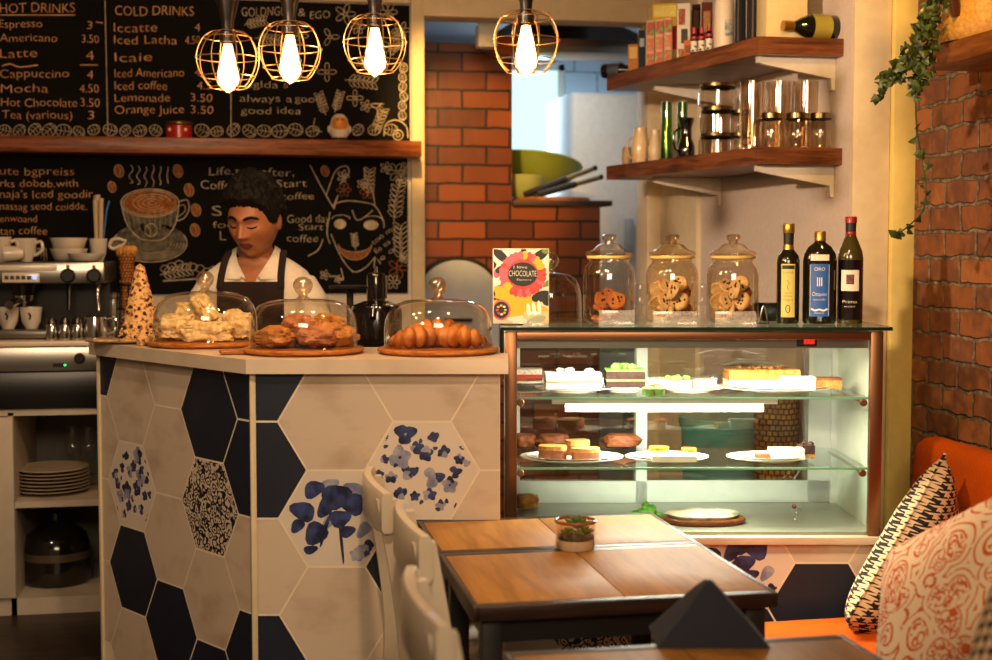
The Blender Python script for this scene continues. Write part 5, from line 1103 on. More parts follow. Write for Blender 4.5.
# ------------------------------------------------------------------ on the case top
ZK2 = KT + .0006
def jar(u, D, lab, w=52, h=86):
    s = D / F; r = w * s / 2; t = thing('glass_jar', lab, 'jar', cz(u, D, ZK2), -PSI, 'lidded glass jars on the display case')
    bh = 62 * s
    mb = MB(); mb.lathe([(0, .004), (r * .8, 0), (r * .96, .006), (r, .02), (r, bh * .78), (r * .93, bh * .9), (r * .78, bh * .97), (r * .76, bh * 1.0), (r * .80, bh * 1.02), (r * .80, bh * 1.1), (r * .76, bh * 1.12)], 44, wob=lambda a, z: .012 * sin(a * 14) if .03 < z < bh * .7 else 0); mb.build('body', m_sg, t, smooth=60)
    lz = bh * 1.10
    mb = MB(); mb.lathe([(r * .84, lz - .006), (r * .9, lz), (r * .88, lz + .008), (r * .6, lz + .016), (r * .42, lz + .03), (r * .22, lz + .034)], 40); mb.build('lid', m_dome, t, smooth=60)
    mb = MB(); mb.lathe([(r * .2, lz + .032), (r * .17, lz + .04), (r * .26, lz + .046), (r * .28, lz + .056), (r * .2, lz + .06), (0, lz + .061)], 28); mb.build('lid_knob', m_knob, t)
    mb = MB(); mb.tube([(x, y, bh * 1.06) for x, y in ell(0, 0, r * .8, r * .8, 40)], .005, 8, True); mb.build('gasket', mat('jar_gasket', '#d9b66a', .4), t)
    return t, r, bh
m_cook = mat('cookie_dough', '#b8702c', .75, c2='#8f4e1a', scale=40, bump=.4); m_oat = mat('oat_crisp', '#dcc08a', .8, c2='#b88e52', scale=40, bump=.4)
def cookie(loc, rz, rx, r, m, lab, grp, seed, name='cookie'):
    mb = MB(); mb.lathe([(0, 0), (r * .9, 0), (r, .005), (r * .9, .011), (0, .013)], 20, wob=lambda a, z: .05 * sin(a * 5 + seed)); mb.M = I4
    mb.cur = 1; R7 = random.Random(seed)
    for k in range(7): a = R7.uniform(0, 6.28); q = r * .7 * R7.random(); mb.ball((q * cos(a), q * sin(a), .012), (.004, .004, .003), 6, 5)
    mb.cur = 0; E_ = Euler((rx, 0, rz), 'XYZ').to_matrix(); mb.v = [E_ @ v for v in mb.v]; lo = min(v.z for v in mb.v); mb.v = [v - Vector((0, 0, lo)) for v in mb.v]
    return tag(mb.build(name, [m, m_choc], None, loc), lab, 'cookie', grp)
cells = [('left', 609, 4.15), ('middle', 672, 4.15), ('right', 733, 4.15)]
for side, u, D in cells:
    t, r, bh = jar(u, D, f'{side} lidded glass jar of cookies on the display case'); c = cz(u, D, ZK2 + .0065); G = f'cookies in the {side} glass jar'; n_ = 0
    lay = [(-.03, -.01, 0, .1, .12), (.028, .0, 0, 1.2, .1), (.0, .03, 0, 2.2, .08), (0, -.03, .016, .5, .1), (-.026, .02, .02, .9, .5), (.024, .012, .02, 2.8, .4), (-.022, -.015, .035, .3, 1.15), (.022, -.02, .035, -.3, 1.1), (0, .02, .045, .2, 1.2)]
    if side != 'left': lay += [(-.02, .01, .08, .4, .9), (.02, .0, .085, -.5, 1.0)]
    if side != 'left': Rj = random.Random(len(side)); lay += [(.042 * cos(a_), .042 * sin(a_), h_, a_, .9 + .4 * Rj.random()) for h_, a0_ in ((.0, .3), (.032, 1.1), (.066, .6)) for a_ in (a0_, a0_ + 2.1, a0_ + 4.2)]
    for i, (dx, dy, dz_, rz, rx) in enumerate(lay):
        p = RGT * dx + FWD * dy; mm = m_cook if (side == 'left' or i % 3 == 2) else m_oat
        cookie((c.x + p.x, c.y + p.y, c.z + dz_), rz, rx, .026 if rx < .9 else .029, mm, f'{"brown chip" if mm is m_cook else "pale oat"} cookie in the {side} glass jar', G, i + len(side))
acrylic(617, 4.045, ZK2, .105, .043, 'clear acrylic holder in front of the left cookie jar'); acrylic(675, 4.045, ZK2, .13, .04, 'clear acrylic holder in front of the middle cookie jar'); acrylic(736, 4.045, ZK2, .12, .04, 'clear acrylic holder in front of the right cookie jar')
# glass dome behind the poster
t = cake_dome(cz(550, 4.27, ZK2), 'empty glass dome behind the chocolate poster on the display case', .098, .15); del t['group']
# goblets behind the jars
for u, lab in ((640, 'clear goblet standing behind between the left and middle jars'), (702, 'clear goblet standing behind between the middle and right jars')):
    t = thing('goblet', lab, 'glass', cz(u, 4.33, ZK2), 0, 'goblets behind the cookie jars'); mb = MB(); mb.lathe([(.03, .115), (.036, .085), (.03, .055), (.008, .045), (.006, .02), (.03, .003), (.031, 0), (0, 0)], 24); mb.build('bowl', m_glass, t)
p = cz(770, 4.26, ZK2); mb = MB(); mb.lathe([(0, 0), (.025, 0), (.05, .03), (.055, .055), (.051, .055), (.022, .008), (0, .008)], 28); tag(mb.build('black_bowl', m_black, None, p), 'small black bowl behind the olive oil bottle on the display case', 'bowl')
t = thing('wire_stand', 'small bent metal stand right of the right cookie jar', 'stand', cz(764, 4.08, ZK2), -PSI)
mb = MB(); mb.tube(smooth_pts([(-.012, 0, .003), (-.008, 0, .03), (0, 0, .055), (.008, 0, .03), (.012, 0, .003)]), .003, 6); mb.build('loop', m_steel2, t)
mb = MB(); mb.box((0, .01, .0015), (.03, .03, .003)); mb.build('foot', m_steel2, t)
# bottles
m_oil = mat('dark_oil_glass', '#121208', .08, coat=.6); m_wine = mat('olive_wine_glass', '#3a3412', .08, coat=.6); m_lab = mat('yellow_label', '#cdbb62', .6); m_labw = mat('white_label', '#d8cdbb', .6); m_blue = mat('blue_label', '#0f4d96', .5); m_txt = mat('label_black', '#14110d', .6); m_txw = mat('label_cream', '#e6dcc4', .6); m_red = mat('red_foil', '#8f1418', .35)
def curved(mb, r, a0, a1, z0, z1, n=14, lift=.0006, sc=1.0):
    vs = []
    for i in range(n + 1): a = a0 + (a1 - a0) * i / n; vs += [((r + lift) * sin(a), -(r + lift) * cos(a) * sc, z0), ((r + lift) * sin(a), -(r + lift) * cos(a) * sc, z1)]
    mb.raw(vs, [[2 * i, 2 * i + 2, 2 * i + 3, 2 * i + 1] for i in range(n)])
def lab_text(mb, s, r, w, z, cap, lift=.0012, sc=1.0): put_text(mb, s, -w / 2, w / 2, 0, cap, lambda u, v: Vector(((r + lift) * sin(u / r), -(r + lift) * cos(u / r) * sc, z - v)))
def bottle(u, D, lab, name='bottle'): return thing(name, lab, 'bottle', cz(u, D, ZK2), -PSI - atan((u - 496) / F), 'bottles at the right end of the display case')
t = bottle(788, 4.12, 'slim dark olive oil bottle with a long yellow label')
r = .0335; mb = MB(); mb.lathe([(0, 0), (r * .9, 0), (r, .006), (r, .185), (r * .9, .203), (r * .5, .22), (r * .42, .23), (r * .42, .27)], 32); mb.build('glass', m_oil, t)
mb = MB(); mb.lathe([(r * .44, .235), (r * .46, .268), (r * .46, .27)], 24); mb.build('neck_sleeve', m_txt, t); mb = MB(); mb.lathe([(r * .5, .218), (r * .46, .235)], 24); mb.lathe([(r * .5, .27), (r * .52, .272), (r * .52, .295), (r * .48, .298), (0, .298)], 24); mb.build('gold_cap', m_gold, t)
mb = MB(); curved(mb, r, -.62, .62, .02, .178); lb = mb.build('label', m_lab, t, smooth=60)
mb = MB(); curved(mb, r, -.55, .55, .163, .174, lift=.001); lab_text(mb, 'CASALE', r, .03, .15, .006); lab_text(mb, 'OLIO', r, .018, .09, .005); lab_text(mb, 'EXTRA', r, .024, .08, .005); lab_text(mb, 'vergine', r, .028, .07, .005); ribbon(mb, ell(0, 0, .006, .011, 14), .003, lambda a, b: Vector(((r + .0012) * sin(a / r), -(r + .0012) * cos(a / r), .045 + b)), True); ribbon(mb, smooth_pts([(-.003, .13, 0), (.003, .12, 0), (-.002, .11, 0), (.002, .1, 0)]), .0015, lambda a, b: Vector(((r + .0012) * sin(a / r), -(r + .0012) * cos(a / r), b))); mb.build('lettering', m_txt, lb, smooth=0, fix=False)
t = bottle(819.5, 4.12, 'broad flat shouldered bottle with a blue label in the middle of the trio')
r = .0495; sc = .62; SC = T(s=(1, sc, 1)); mb = MB(); mb.lathe([(0, 0), (r * .92, 0), (r, .008), (r, .185), (r * .93, .208), (r * .7, .228), (r * .38, .24), (r * .3, .246), (r * .3, .26)], 36, SC); mb.build('glass', m_oil, t)
mb = MB(); mb.lathe([(r * .3, .245), (r * .34, .247), (r * .34, .272), (r * .3, .275), (0, .275)], 24); mb.build('gold_cap', m_gold, t)
mb = MB(); curved(mb, r, -.6, .6, .022, .178, sc=sc); lb = mb.build('blue_label', m_blue, t, smooth=60)
mb = MB(); curved(mb, r, -.56, .56, .188, .206, lift=.001, sc=sc); mb.build('top_label', m_labw, t, smooth=60)
mb = MB(); [lab_text(mb, s_, r, w, z, c, sc=sc) for s_, w, z, c in (('ORO', .03, .158, .01), ('Ottavio', .042, .083, .012), ('speciale', .036, .07, .006), ('Amaro', .028, .03, .006))]
for q in (-.012, 0, .012): ribbon(mb, [(q * .5, .112), (q * .5, .138)], .003, lambda a, b: Vector(((r + .0012) * sin(a / r), -(r + .0012) * cos(a / r) * sc, b)))
ribbon(mb, smooth_pts([(-.024, .045, 0), (-.012, .04, 0), (0, .043, 0), (.012, .04, 0), (.024, .045, 0)]), .006, lambda a, b: Vector(((r + .0012) * sin(a / r), -(r + .0012) * cos(a / r) * sc, b)))
for q in (-.028, .028): ribbon(mb, [(q, .024), (q, .176)], .0015, lambda a, b: Vector(((r + .0012) * sin(a / r), -(r + .0012) * cos(a / r) * sc, b)))
mb.build('lettering', m_txw, lb, smooth=0, fix=False)
t = bottle(850, 4.12, 'tall wine bottle with red foil and a square picture label')
r = .0375; mb = MB(); mb.lathe([(0, 0), (r * .94, 0), (r, .005), (r, .195), (r * .92, .215), (r * .6, .245), (r * .42, .262), (r * .38, .275), (r * .38, .31)], 36); mb.build('glass', m_wine, t)
mb = MB(); mb.lathe([(r * 1.005, .012), (r * 1.005, .19), (0, .191)], 32); mb.build('wine', mat('dark_wine', '#0c0606', .15, coat=.6), t)
mb = MB(); mb.lathe([(r * .40, .268), (r * .42, .30)], 24); mb.build('neck_foil', m_txt, t)
mb = MB(); mb.lathe([(r * .40, .263), (r * .425, .265), (r * .425, .272), (r * .4, .274)], 24); mb.lathe([(r * .4, .298), (r * .46, .3), (r * .46, .317), (r * .42, .319), (0, .319)], 24); mb.build('red_foil', m_red, t)
mb = MB(); curved(mb, r, -.72, .72, .098, .160, lift=.0009); lb = mb.build('label', m_labw, t, smooth=60)
mb = MB(); curved(mb, r, -.3, .3, .118, .147, lift=.0014); mb.build('label_picture', mat('picture_brown', '#2d1620', .6, c2='#7a3f2c', scale=120), lb, smooth=60)
mb = MB(); lab_text(mb, 'Primo', r, .042, .062, .009, .0014); lab_text(mb, 'ROSSO', r, .03, .05, .004, .0014); mb.build('lettering', m_txw, t, smooth=0, fix=False)
# chocolate poster in its acrylic stand
t = thing('poster_stand', 'colourful chocolate poster in a clear stand at the left end of the display case', 'poster', cz(521, 4.06, ZK2), -PSI, rx=radians(-1))
pw, ph = .166, .222; mb = MB(); mb.box((0, .004, ph / 2 + .002), (pw, .005, ph), 0, .002); pp = mb.build('poster_sheet', mat('poster_cream', '#e8dccb', .5), t)
mb = MB(); mb.box((0, .03, .003), (pw, .06, .004), 0, .001); mb.build('stand_foot', m_glass, t)
mb = MB(); mb.poly([(-pw / 2, .0005, .002), (pw / 2, .0005, .002), (pw / 2, .0005, ph + .002), (-pw / 2, .0005, ph + .002)]); mb.build('clear_front', m_pane, t)
PM = [mat('poster_red', '#c01f2c', .5, c2='#d9483c', scale=60), mat('poster_black', '#17120f', .5), mat('poster_yellow', '#e8a818', .5), mat('poster_white', '#f0e2c8', .5), mat('poster_pink', '#d9596a', .5), mat('poster_green', '#6a7f2c', .5)]
mb = MB(); R8 = random.Random(5)
def pz(u, v, l): return Vector((u, .0013 - l, ph * .5 + .002 + v))
def pblob(x, y, rx, ry, mi, l, rot=0):
    lx, ly = pw / 2 - .002, ph / 2 - .002; c = clip(ell(x, y, rx, ry, 18, rot=rot), -lx, lx, -ly, ly); mb.cur = mi
    if len(c) > 2: mb.poly([pz(a, b, l) for a, b in c])
for k in range(44): pblob(R8.uniform(-.085, .085), R8.uniform(-.11, .11), R8.uniform(.008, .022), R8.uniform(.006, .013), R8.choice([1, 1, 1, 3, 4, 5, 0]), .00004 + k * .000004, R8.uniform(0, 3))
pblob(-.02, -.058, .08, .032, 2, .00018, .12); pblob(.05, -.085, .05, .03, 2, .00019, -.3); pblob(.05, .08, .05, .03, 3, .00017); pblob(-.05, -.022, .05, .02, 2, .00019, -.2)
pblob(.005, .035, .066, .064, 0, .00024)
for k in range(30): a = 2 * pi * k / 30; pblob(.005 + .058 * cos(a), .035 + .056 * sin(a), .013, .009, R8.choice([0, 4, 0, 4, 2]), .00026 + k * .000003, a)
pblob(.005, .035, .044, .036, 1, .00038)
pblob(-.058, -.07, .028, .03, 4, .0004); pblob(-.058, -.07, .023, .025, 1, .00042)
pblob(.055, .09, .03, .014, 1, .0002, .6); pblob(-.06, .09, .028, .013, 1, .0002, -.7); pblob(.06, -.03, .03, .016, 1, .0002, .3); pblob(.045, -.1, .03, .012, 5, .0002, .3)
for k in range(8): pblob(-.058 + .012 * cos(k * .8), -.07 + .013 * sin(k * .8), .004, .003, R8.choice([2, 3, 0]), .00045)
for k in range(3): pblob(.022 + k * .016, -.07 + .004 * k, .006, .02, 3, .00044, .1)
mb.cur = 3; fnp = lambda u, v: pz(u, -v, .0005); put_text(mb, 'I love', -.022, .018, -.052, .009, fnp, .15, .4); put_text(mb, 'CHOCOLATE', -.036, .046, -.029, .017, fnp, 0, .3); put_text(mb, 'Flavors', -.012, .03, -.016, .006, fnp, .15, .3)
mb.build('poster_print', PM, pp, smooth=0, fix=False)
acrylic(536, 3.985, ZK2, .072, .042, 'clear acrylic holder in front of the chocolate poster')
# tub and basket guessed and added for blurred colours in the rear doors
q = cz(722, 5.2, 0); t = thing('guessed_tub', 'guessed turquoise tub behind the glass case, added for a blurred turquoise shape', 'tub', q, -PSI)
mb = MB(); mb.lathe([(0, 0), (.12, 0), (.15, .8), (.155, .8), (.155, .815), (.14, .815), (.115, .01), (0, .01)], 28); mb.build('tub', mat('turquoise_plastic', '#4f9f98', .5), t)
mb = MB(); mb.lathe([(.157, .81), (.16, .82), (.158, .84), (0, .85)], 28); mb.build('lid', mat('turquoise_lid', '#7ab8ae', .5), t)
q = cz(778, 5.0, 0); t = thing('guessed_basket', 'guessed tall ochre wicker basket behind the glass case, added for a blurred ochre shape', 'basket', q, -PSI)
mb = MB(); mb.lathe([(0, 0), (.06, 0), (.085, .98), (.08, .98), (.055, .01), (0, .01)], 28, wob=lambda a, z: .04 * sin(a * 14)); mb.build('basket_body', bricks('wicker', ['#8a5a18', '#b07c28', '#c99038'], '#4a2c0c', .02, .02, .003, 'XZ', .7, .005, .2), t)
mb = MB(); mb.tube([(x, y, .98) for x, y in ell(0, 0, .083, .083, 28)], .008, 8, True); mb.build('rim', m_board_w, t)
# ------------------------------------------------------------------ corner shelves on the side wall
SA = Vector((1.744, 4.5)); SBk = Vector((1.52, 5.65))
def shelf(name, lab, z0, z1):
    t = thing(name, lab, 'shelf', (0, 0, 0), 0, 'thick dark wooden shelves on the side wall')
    mb = MB(); mb.prism([(1.744, 4.5), (sw(4.5) - .001, 4.5), (sw(5.58) - .023, 5.58), (sw(5.65) - .023, 5.65), (1.52, 5.65)], z0, z1); mb.build('plank', m_shelf, t, smooth=0)
    for Y in (4.56, 5.42):
        x1 = sw(Y) - .001; x0 = x1 - .285; mb = MB()
        mb.prism([(x0, 0), (x1, 0), (x1, -.11), (x1 - .012, -.11), (x1 - .016, -.07), (x0 + .03, -.028), (x0, -.02)], -.012, .012, Matrix.Translation((0, Y, z0 - .0005)) @ Matrix.Rotation(pi / 2, 4, 'X')); mb.build('bracket', m_white, t)
    return t
UZ0, UZ1, LZ0, LZ1 = 2.137, 2.197, 1.765, 1.822
shelf('corner_shelf', 'upper thick wooden shelf holding boxes and bottles', UZ0, UZ1); shelf('corner_shelf', 'lower thick wooden shelf holding glasses and ceramic jars', LZ0, LZ1)
def proj(p):
    v = p - Vector((0, 0, EYE)); fw = FWD * cos(TH) + Vector((0, 0, -sin(TH))); up = FWD * sin(TH) + Vector((0, 0, cos(TH))); d = v.dot(fw); return 496 + F * v.dot(RGT) / d, 330 - F * v.dot(up) / d, d
def ons(u, ins, z):
    a, b = -.2, 1.2
    for _ in range(40):
        m = (a + b) / 2; p2 = SA + (SBk - SA) * m; p = Vector((p2.x + ins, p2.y + ins * .12, z))
        if proj(p)[0] > u: a = m
        else: b = m
    return p, proj(p)[2] / F
def hof(u, v, p):      # height of pixel row v above the shelf at the place p
    return atD(u, v, p.dot(FWD)).z - p.z
UP = UZ1 + .0005; LO = LZ1 + .0005
RZS = atan2(-(SBk - SA).x, (SBk - SA).y)
def carton(u0, u1, vtop, ins, c, lab, deco=(), name='carton', cat='box', grp=None, depth=.07, z=UP, rz=None, bev=.003):
    u = (u0 + u1) / 2; p, s = ons(u, ins, z); w = (u1 - u0) * s; h = hof(u, vtop, p); t = thing(name, lab, cat, p, -PSI - atan((u - 496) / F) if rz is None else rz, grp)
    mb = MB(); mb.b2((-w / 2, 0, 0), (w / 2, depth, h), bev); mb.build('box_body', mat('carton_' + c[1:], c, .75, spec=.25), t)
    for i, (x0, z0_, x1, z1_, cc) in enumerate(deco):
        mb = MB(); mb.b2((-w / 2 + x0 * w, -.0012 - i * .0004, z0_ * h), (-w / 2 + x1 * w, .001, z1_ * h)); mb.build('print_panel', mat('print_' + cc[1:], cc, .6, c2='#' + cc[3:5] + cc[1:3] + cc[5:7], scale=60, thr=(.55, .6)), t)
    return t
p, s = ons(616, .06, UP); t = thing('jar', 'dark jar lying at the far end of the upper wooden shelf', 'jar', (p.x, p.y, UP + .031), -.6)
mb = MB(); mb.lathe([(0, -.06), (.028, -.06), (.031, -.05), (.031, .03), (.02, .045), (.02, .065), (0, .066)], 24, T(ry=pi / 2)); mb.build('body', mat('blue_black_glass', '#10141f', .15, coat=.5), t)
mb = MB(); mb.lathe([(.0315, -.03), (.0315, .02)], 24, T(ry=pi / 2)); mb.build('label', mat('dusky_label', '#3d4656', .6), t)
carton(628, 638, 44, .05, '#b5763a', 'small tan carton near the far end of the upper wooden shelf', [(.1, .5, .9, .9, '#d8a05a')]); carton(638.5, 645, 30, .07, '#1d2a33', 'thin dark blue box beside the tan carton on the upper wooden shelf', [(.15, .6, .85, .8, '#8fa0a0')])
G = 'patterned red cartons'
for i, (a, b, v, lab) in enumerate(((646, 654.5, 20, 'leftmost of the three red patterned cartons on the upper shelf'), (655, 663.5, 19, 'middle of the three red patterned cartons on the upper shelf'), (664, 672, 17.5, 'rightmost of the three red patterned cartons on the upper shelf'))): carton(a, b, v, .05, '#c9a080', lab, [(.08, .05, .92, .3, '#b04838'), (.08, .36, .92, .62, '#c0604a'), (.08, .68, .92, .95, '#a83c34')], grp=G)
carton(652, 677, 3, .16, '#d9a830', 'tall yellow carton behind the red patterned cartons', [(.05, .8, .95, .97, '#e8c860')]); carton(671, 677, 26, .09, '#c23a26', 'narrow red carton at the front of the yellow carton', [(.1, .1, .9, .4, '#e0a060')])
carton(677, 690, 3, .06, '#d8cdbd', 'white carton with red and black print on the upper wooden shelf', [(.1, .62, .6, .9, '#a02020'), (.3, .3, .8, .55, '#302420'), (.1, .05, .6, .2, '#b03828')]); carton(684, 692, 40, .05, '#c9662c', 'short orange box in front of the white carton', [(.1, .3, .9, .7, '#803018')], depth=.03)
G = 'small sauce bottles on the upper shelf'
for i, (u, v, ins, lab) in enumerate(((694, 28, .05, 'leftmost small sauce bottle with a red cap on the upper shelf'), (701.5, 28, .06, 'middle small sauce bottle with a red cap on the upper shelf'), (709, 25, .07, 'rightmost small sauce bottle with a red cap on the upper shelf'))):
    p, s = ons(u, ins, UP); h = hof(u, v, p); r = 3.6 * s; t = thing('sauce_bottle', lab, 'bottle', p, -PSI - .15, G)
    mb = MB(); mb.lathe([(0, 0), (r, 0), (r, h * .68), (r * .55, h * .8), (r * .5, h * .84), (0, h * .84)], 20); mb.build('body', m_oil, t); mb = MB(); mb.lathe([(r * .6, h * .72), (r * 1.02, h * .69), (r * 1.03, h * .6), (0, h * .6)], 20); mb.lathe([(r * .6, h * .8), (r * .62, h), (0, h)], 20); mb.build('red_cap', mat('red_cap', '#b3181c', .4), t)
    mb = MB(); mb.lathe([(r * 1.02, h * .16), (r * 1.02, h * .54)], 20); mb.build('label', mat('sauce_label', '#d8cdbb', .6, c2='#2a2420', scale=90, thr=(.55, .6)), t)
carton(691.5, 700, 4, .17, '#2a1512', 'dark brown carton standing behind the sauce bottles, left', [(.2, .6, .8, .9, '#6a2a1c')], depth=.05); carton(701, 712, 2, .17, '#5a2a18', 'reddish brown carton standing behind the sauce bottles, right', [(.2, .5, .8, .85, '#a0562c')], depth=.05)
p, s = ons(724, .09, UP); h = .27; r = 10.2 * s; t = thing('plastic_jug', 'cream plastic jug bottle in the middle of the upper wooden shelf', 'bottle', p, -PSI - .2)
mb = MB(); mb.lathe([(0, 0), (r * .95, 0), (r, .006), (r, h * .55), (r * .92, h * .68), (r * .5, h * .82), (r * .36, h * .88), (r * .36, h * .93)], 28); mb.build('body', mat('cream_plastic', '#d6c6ac', .45), t)
mb = MB(); mb.tube(smooth_pts([(r * .8, 0, h * .7), (r * 1.02, 0, h * .78), (r * .6, 0, h * .9), (r * .3, 0, h * .88)]), .007, 8); mb.build('handle', mat('cream_plastic', '#d6c6ac', .45), t); mb = MB(); mb.lathe([(r * .4, h * .92), (r * .42, h), (0, h)], 20); mb.build('cap', m_red, t)
mb = MB(); curved(mb, r, .1, 1.1, h * .2, h * .42, lift=.0008); mb.build('label', mat('grey_print', '#6c7684', .6, c2='#c8c0b0', scale=60), t, smooth=60)
carton(735, 745.5, -18, .08, '#0e0c0d', 'left of two tall black boxes on the upper wooden shelf', [(.2, .1, .35, .9, '#2c2422')], grp='tall black boxes'); carton(746.5, 757, -22, .08, '#141012', 'right of two tall black boxes on the upper wooden shelf', [(.5, .1, .65, .9, '#3a302c')], grp='tall black boxes')
a = atY(763, 40, 4.6); b = atY(803, 40, 4.6); t = thing('carton', 'big plain cream carton at the near end of the upper wooden shelf', 'box', (a.x, 4.57, UP), -.06)
mb = MB(); mb.b2((0, 0, 0), (b.x - a.x, .12, .20), .004); mb.build('box_body', mat('cream_carton', '#dcc58c', .6), t); mb = MB(); mb.b2((.004, -.001, .165), (b.x - a.x - .004, .002, .17)); mb.build('lid_seam', mat('seam', '#b89a60', .7), t)
a = atY(822, 26, 4.56); t = thing('wine_bottle', 'dark bottle with a yellow label lying at the near end of the upper wooden shelf', 'bottle', (a.x, 4.56, UP + .045), -.35)
mb = MB(); mb.lathe([(0, -.07), (.038, -.07), (.044, -.06), (.044, .05), (.03, .085), (.016, .11), (.015, .15), (0, .15)], 28, T(ry=-pi / 2)); mb.build('glass', mat('green_black_glass', '#0e130b', .08, coat=.6), t)
mb = MB(); mb.lathe([(.0446, -.02), (.0446, .05)], 28, T(ry=-pi / 2)); mb.build('label', mat('olive_label', '#a8983a', .6), t); mb = MB(); mb.lathe([(.017, .112), (.0175, .152), (0, .153)], 20, T(ry=-pi / 2)); mb.build('foil', m_gold, t)
t.rotation_euler.z = .12
# lower shelf: cream pottery, vases, jars and glasses
m_pot = mat('cream_pottery', '#d3b78f', .3, coat=.3)
def pot(u, v, ins, w, lab, prof, m=m_pot, name='jar', cat='jar', lid=False, handle=False, z=LO, grp=None):
    p, s = ons(u, ins, z); h = hof(u, v, p); r = w * s / 2; t = thing(name, lab, cat, p, -PSI + .3, grp)
    mb = MB(); mb.lathe([(a * r, b * h) for a, b in prof], 28); mb.build('body', m, t)
    if handle: mb = MB(); mb.tube(smooth_pts([(-r * .7, 0, h * .75), (-r * 1.5, 0, h * .6), (-r * 1.4, 0, h * .25), (-r * .8, 0, h * .15)]), r * .12, 8); mb.build('handle', m, t)
    return t, p, r, h
JUG = [(0, 0), (.6, 0), (.8, .06), (1, .3), (.98, .5), (.7, .75), (.55, .85), (.62, 1), (.5, 1), (.45, .85), (0, .84)]
pot(627, 147, .06, 11, 'small cream pottery cup at the far end of the lower shelf', [(0, 0), (.7, 0), (1, .3), (.95, .8), (.75, 1), (.65, .95), (.7, .4), (0, .2)], name='pottery_cup', cat='cup')
pot(640, 128, .07, 18, 'fat cream pottery jug beside the small cup on the lower shelf', [(0, 0), (.7, 0), (.85, .1), (1, .35), (.95, .6), (.75, .8), (.68, .92), (.7, 1), (.55, 1), (.5, .85), (0, .8)], name='pottery_jug', cat='jug', handle=True)
t, p, r, h = pot(655, 130, .09, 14, 'cream pottery jar with a rimmed neck right of the fat jug', JUG, name='pottery_jar')
m_gv = glass('green_glass', '#b4d880', .03, .1, .6, 3, .95)
for u, ins, lab in ((666.5, .06, 'left tall green glass vase on the lower shelf'), (682, .15, 'right tall green glass vase on the lower shelf')): pot(u, 102, ins, 12, lab, [(0, 0), (.95, 0), (1, .02), (.85, 1), (.75, 1), (.85, .04), (0, .03)], m_gv, 'vase', 'vase', grp='tall green glass vases')
pot(686, 118, .06, 18, 'smoky glass jug with a handle on the lower shelf', [(0, 0), (.8, 0), (.95, .1), (.95, .3), (.62, .5), (.62, .75), (.9, 1), (.85, 1), (.55, .72), (.55, .5), (.85, .28), (0, .06)], glass('smoky_jug_glass', '#6a5a40', .03, .12, .7, 3, .6), 'glass_jug', 'jug', handle=True)
m_lid = mat('tin_lid', '#8f7c55', .25, 1.0)
def lidjar(p, r, h, lab, grp, clampj=True):
    t = thing('storage_jar', lab, 'jar', p, -PSI, grp)
    mb = MB(); mb.lathe([(0, .002), (r * .9, 0), (r, .006), (r, h * .68), (r * .85, h * .8), (r * .85, h * .84)], 28); mb.build('body', m_sg, t)
    mb = MB(); mb.lathe([(r * .9, h * .83), (r * .92, h * .98), (r * .85, h), (0, h)], 28); mb.build('lid', m_lid, t)
    mb = MB(); mb.tube([(x, y, h * .82) for x, y in ell(0, 0, r * .9, r * .9, 28)], .0035, 6, True); mb.build('seal_ring', m_black, t)
def onS(u, ins, z): p, s = ons(u, ins, z); return p, s
G = 'stacked storage jars on the lower shelf'
p, s = onS(717, .12, LO); z = LO
for i, (v0, v1, w, lab) in enumerate(((153, 130, 37, 'bottom wide storage jar of the stack of three on the lower shelf'), (130, 104, 35, 'middle wide storage jar of the stack of three on the lower shelf'), (103, 80, 38, 'top wide storage jar of the stack of three on the lower shelf'))):
    h = (v0 - v1) * s; lidjar(Vector((p.x, p.y, z)), w * s / 2, h - .0006, lab, G); z += h
p, s = onS(741, .155, LO); z = LO
for i, (hh, lab) in enumerate(((.085, 'bottom jar of the two stacked behind the tall tumblers'), (.085, 'top jar of the two stacked behind the tall tumblers'))): lidjar(Vector((p.x + .02, p.y + .05, z)), .042, hh - .0006, lab, 'two stacked small jars'); z += hh
G = 'tall glass tumblers on the lower shelf'
for i, (u, Y, lab) in enumerate(((752, 4.66, 'leftmost tall glass tumbler on the lower shelf'), (779, 4.70, 'middle tall glass tumbler on the lower shelf'), (806, 4.70, 'rightmost tall glass tumbler on the lower shelf'))):
    q = atY(u, 150, Y); h = atY(u, 82, Y).z - LO; s = proj(q)[2] / F; r = 13.2 * s
    mb = MB(); mb.lathe([(0, .004), (r * .9, .004), (r, h), (r * .95, h), (r * .86, .014), (0, .014)], 32); mb.lathe([(0, 0), (r * .92, 0), (r * .92, .005)], 32); tag(mb.build('tumbler', m_sg, None, (q.x, Y, LO)), lab, 'glass', G)
G = 'small lidded jars on the lower shelf'
for i, (u, Y, w, lab) in enumerate(((771, 4.57, 22, 'left small lidded jar in front of the tumblers'), (797, 4.56, 25, 'middle small lidded jar in front of the tumblers'), (820, 4.55, 22, 'right small lidded jar at the near end of the lower shelf'))):
    q = atY(u, 150, Y); s = proj(q)[2] / F; lidjar(Vector((q.x, Y, LO)), w * s / 2, atY(u, 113, Y).z - LO, lab, G)

